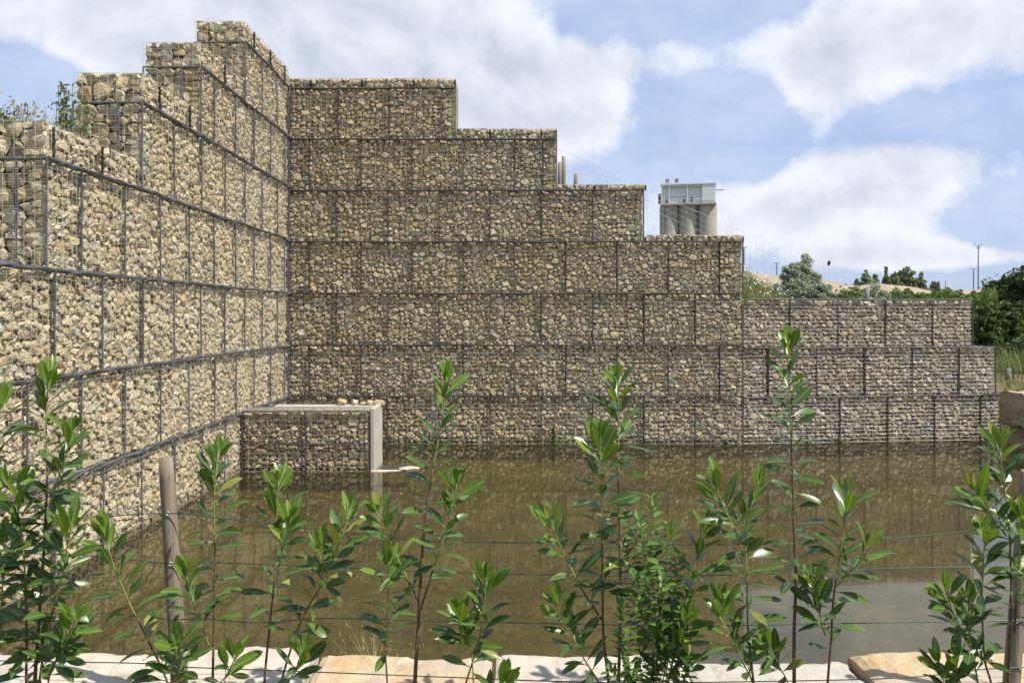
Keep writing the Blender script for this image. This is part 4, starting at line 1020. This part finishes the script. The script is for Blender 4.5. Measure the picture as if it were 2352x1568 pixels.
part('top_house', (-hw_, -hl + fr0, zt + .25), (hw_, hl, zr), 'sheet')
part('lift_shaft', (3.05, -hl, zt + .255), (hw_ - .01, -hl + fr0 - .004, zr - .004), 'white')
part('ring_slab', (-hw_ - .2, -hl - .15, zt - .12), (hw_ + .2, hl + .18, zt + .25), 'silo')
part('roof', (-hw_ - .15, -hl - .12, zr), (hw_ + .15, hl + .2, zr + .30), 'trim')
for x0 in (-hw_ + .02, -4.2, -.22): part('column', (x0, -hl, zt + .252), (x0 + .24, -hl + .26, zr - .003), 'trim')
part('beam', (-hw_ + .27, -hl + .02, zr - .36), (3.04, -hl + .22, zr - .14), 'trim')
part('cross_rail', (-3.95, -hl + .05, zt + 2.0), (-.23, -hl + .13, zt + 2.1), 'trim')
for x0, w_, z0, z1 in ((-4.95, .66, .3, 1.5), (-1.2, .78, .3, 1.4), (.36, .76, .3, 1.6)):
    wn = part('window', (x0, -hl + fr0 - .09, zt + z0), (x0 + w_, -hl + fr0 - .006, zt + z1), 'trim')
    b = MB(); b.box((x0 + .07, -hl + fr0 - .10, zt + z0 + .07), (x0 + w_ - .07, -hl + fr0 - .092, zt + z1 - .07)); link('pane', b.mesh('pane', M['glass']), wn)
for x0 in (-4.55, -2.5):
    b = MB(); b.box((x0 - .36, -3.6, zr + .75), (x0 + .36, -2.9, zr + 1.40)); b.box((x0 - .44, -3.68, zr + 1.40), (x0 + .44, -2.82, zr + 1.55))
    for dx in (-.34, .27):
        for dy in (-3.55, -3.0): b.box((x0 + dx, dy, zr + .3), (x0 + dx + .07, dy + .07, zr + .75))
    link('roof_vent', b.mesh('roof_vent', M['rust']), si)
part('side_cabin', (-hw_ - .7, -hl + 1.2, zt + .5), (-hw_ - .004, -hl + 2.6, zt + 2.6), 'rust')
part('hoist_beam', (hw_ + .004, -2.6, zr - 1.15), (hw_ + 1.8, -2.35, zr - .95), 'rust')
b = MB()
for k in range(14): x0 = -hw_ + k * (2*hw_)/13; b.tube([(x0, -hl - .10, zt + .25), (x0, -hl - .10, zt + 1.15)], .03, 4)
for z0 in (1.1,): b.tube([(-hw_, -hl - .10, zt + z0), (hw_, -hl - .10, zt + z0)], .03, 4)
link('railing', b.mesh('railing', M['trim']), si)
t = NT('mast_steel'); M['mast'] = t.done(t.bsdf((.20,.21,.23), .5, .5))
def mast(px, yt, d, label, kind):
    p = W(px, 0, d); z1 = top(px, yt, d); root = empty('lamp_mast', (p.x, d, 1.0), label, 'lamp mast', 'far lamp masts'); k = d / F
    b = MB(); b.tube([(0,0,-.5), (0,0,z1 - 1.0)], [.14, .09], 8); link('pole', b.mesh('pole', M['mast']), root)
    hh = z1 - 1.0
    if kind == 'flood':
        b = MB(); b.box((-6*k, -.1, hh - 9*k), (6*k, .1, hh - 8*k)); b.box((-4*k, -.1, hh - 5*k), (4*k, .1, hh - 4*k)); link('crossbar', b.mesh('crossbar', M['mast']), root)
        for x0, z0 in ((-8, 1.5), (-5, -1), (4, -1), (7.5, 1.5), (8, -2), (-8, -2)): b = MB(); b.box(((x0-1.5)*k, -.25, hh + (z0-1)*k), ((x0+1.5)*k, .1, hh + (z0+1)*k)); link('floodlight', b.mesh('floodlight', M['white']), root)
    else:
        for s in (-1, 1):
            b = MB(); b.tube([(0, 0, hh - 2*k), (s*3*k, 0, hh), (s*6.5*k, 0, hh + .4*k)], [.07, .06, .05], 5); ar = link('arm', b.mesh('arm', M['mast']), root)
            b = MB(); b.box((min(s*4.5*k, s*8*k), -.2, hh - .2*k), (max(s*4.5*k, s*8*k), .2, hh + .9*k)); link('lamp_head', b.mesh('lamp_head', M['mast']), ar)
mast(2247, 562, 150, 'tall floodlight mast with many lamps above the sand ridge', 'flood')
mast(2236, 617, 150, 'shorter double-armed lamp mast beside the tall floodlight mast', 'arm')
mast(1784, 604, 150, 'small double-armed lamp mast over the daisies', 'arm')
mast(1709, 568, 140, 'lamp mast half hidden by the fourth highest wall step', 'arm')
p = W(2176, 0, 135); sg = empty('sign_board', (p.x, 135, 1), 'little white sign board on poles above the sand ridge', 'sign')
b = MB(); zz = top(0, 647, 135) - 1; b.box((0, -.05, zz - 1.0), (.5, .05, zz)); link('board', b.mesh('board', M['white']), sg)
for x0 in (-.25, .25): b = MB(); b.tube([(x0, .08, -.3), (x0, .08, zz + (.2 if x0 < 0 else -.1))], .05, 6); link('pole', b.mesh('pole', M['mast']), sg)

# floating bits on the water
rg = random.Random(77); b = MB()
for i in range(150):
    x, y = rg.uniform(XL + .3, 9), rg.uniform(5.7, 17); a = rg.uniform(0, 6.28); u, v = Vector((math.cos(a), math.sin(a), 0)), Vector((-math.sin(a), math.cos(a), 0)); l = rg.uniform(.015, .045); c = Vector((x, y, .004))
    b.add([c - u*l, c - v*l*.4, c + u*l, c + v*l*.4], [(0, 1, 2, 3)], rg.choice((0, 1, 1)))
tag(link('debris', b.mesh('debris', [M['straw'], M['trunk']])), 'small dead leaves and bits floating on the pond', 'debris', kind='stuff')
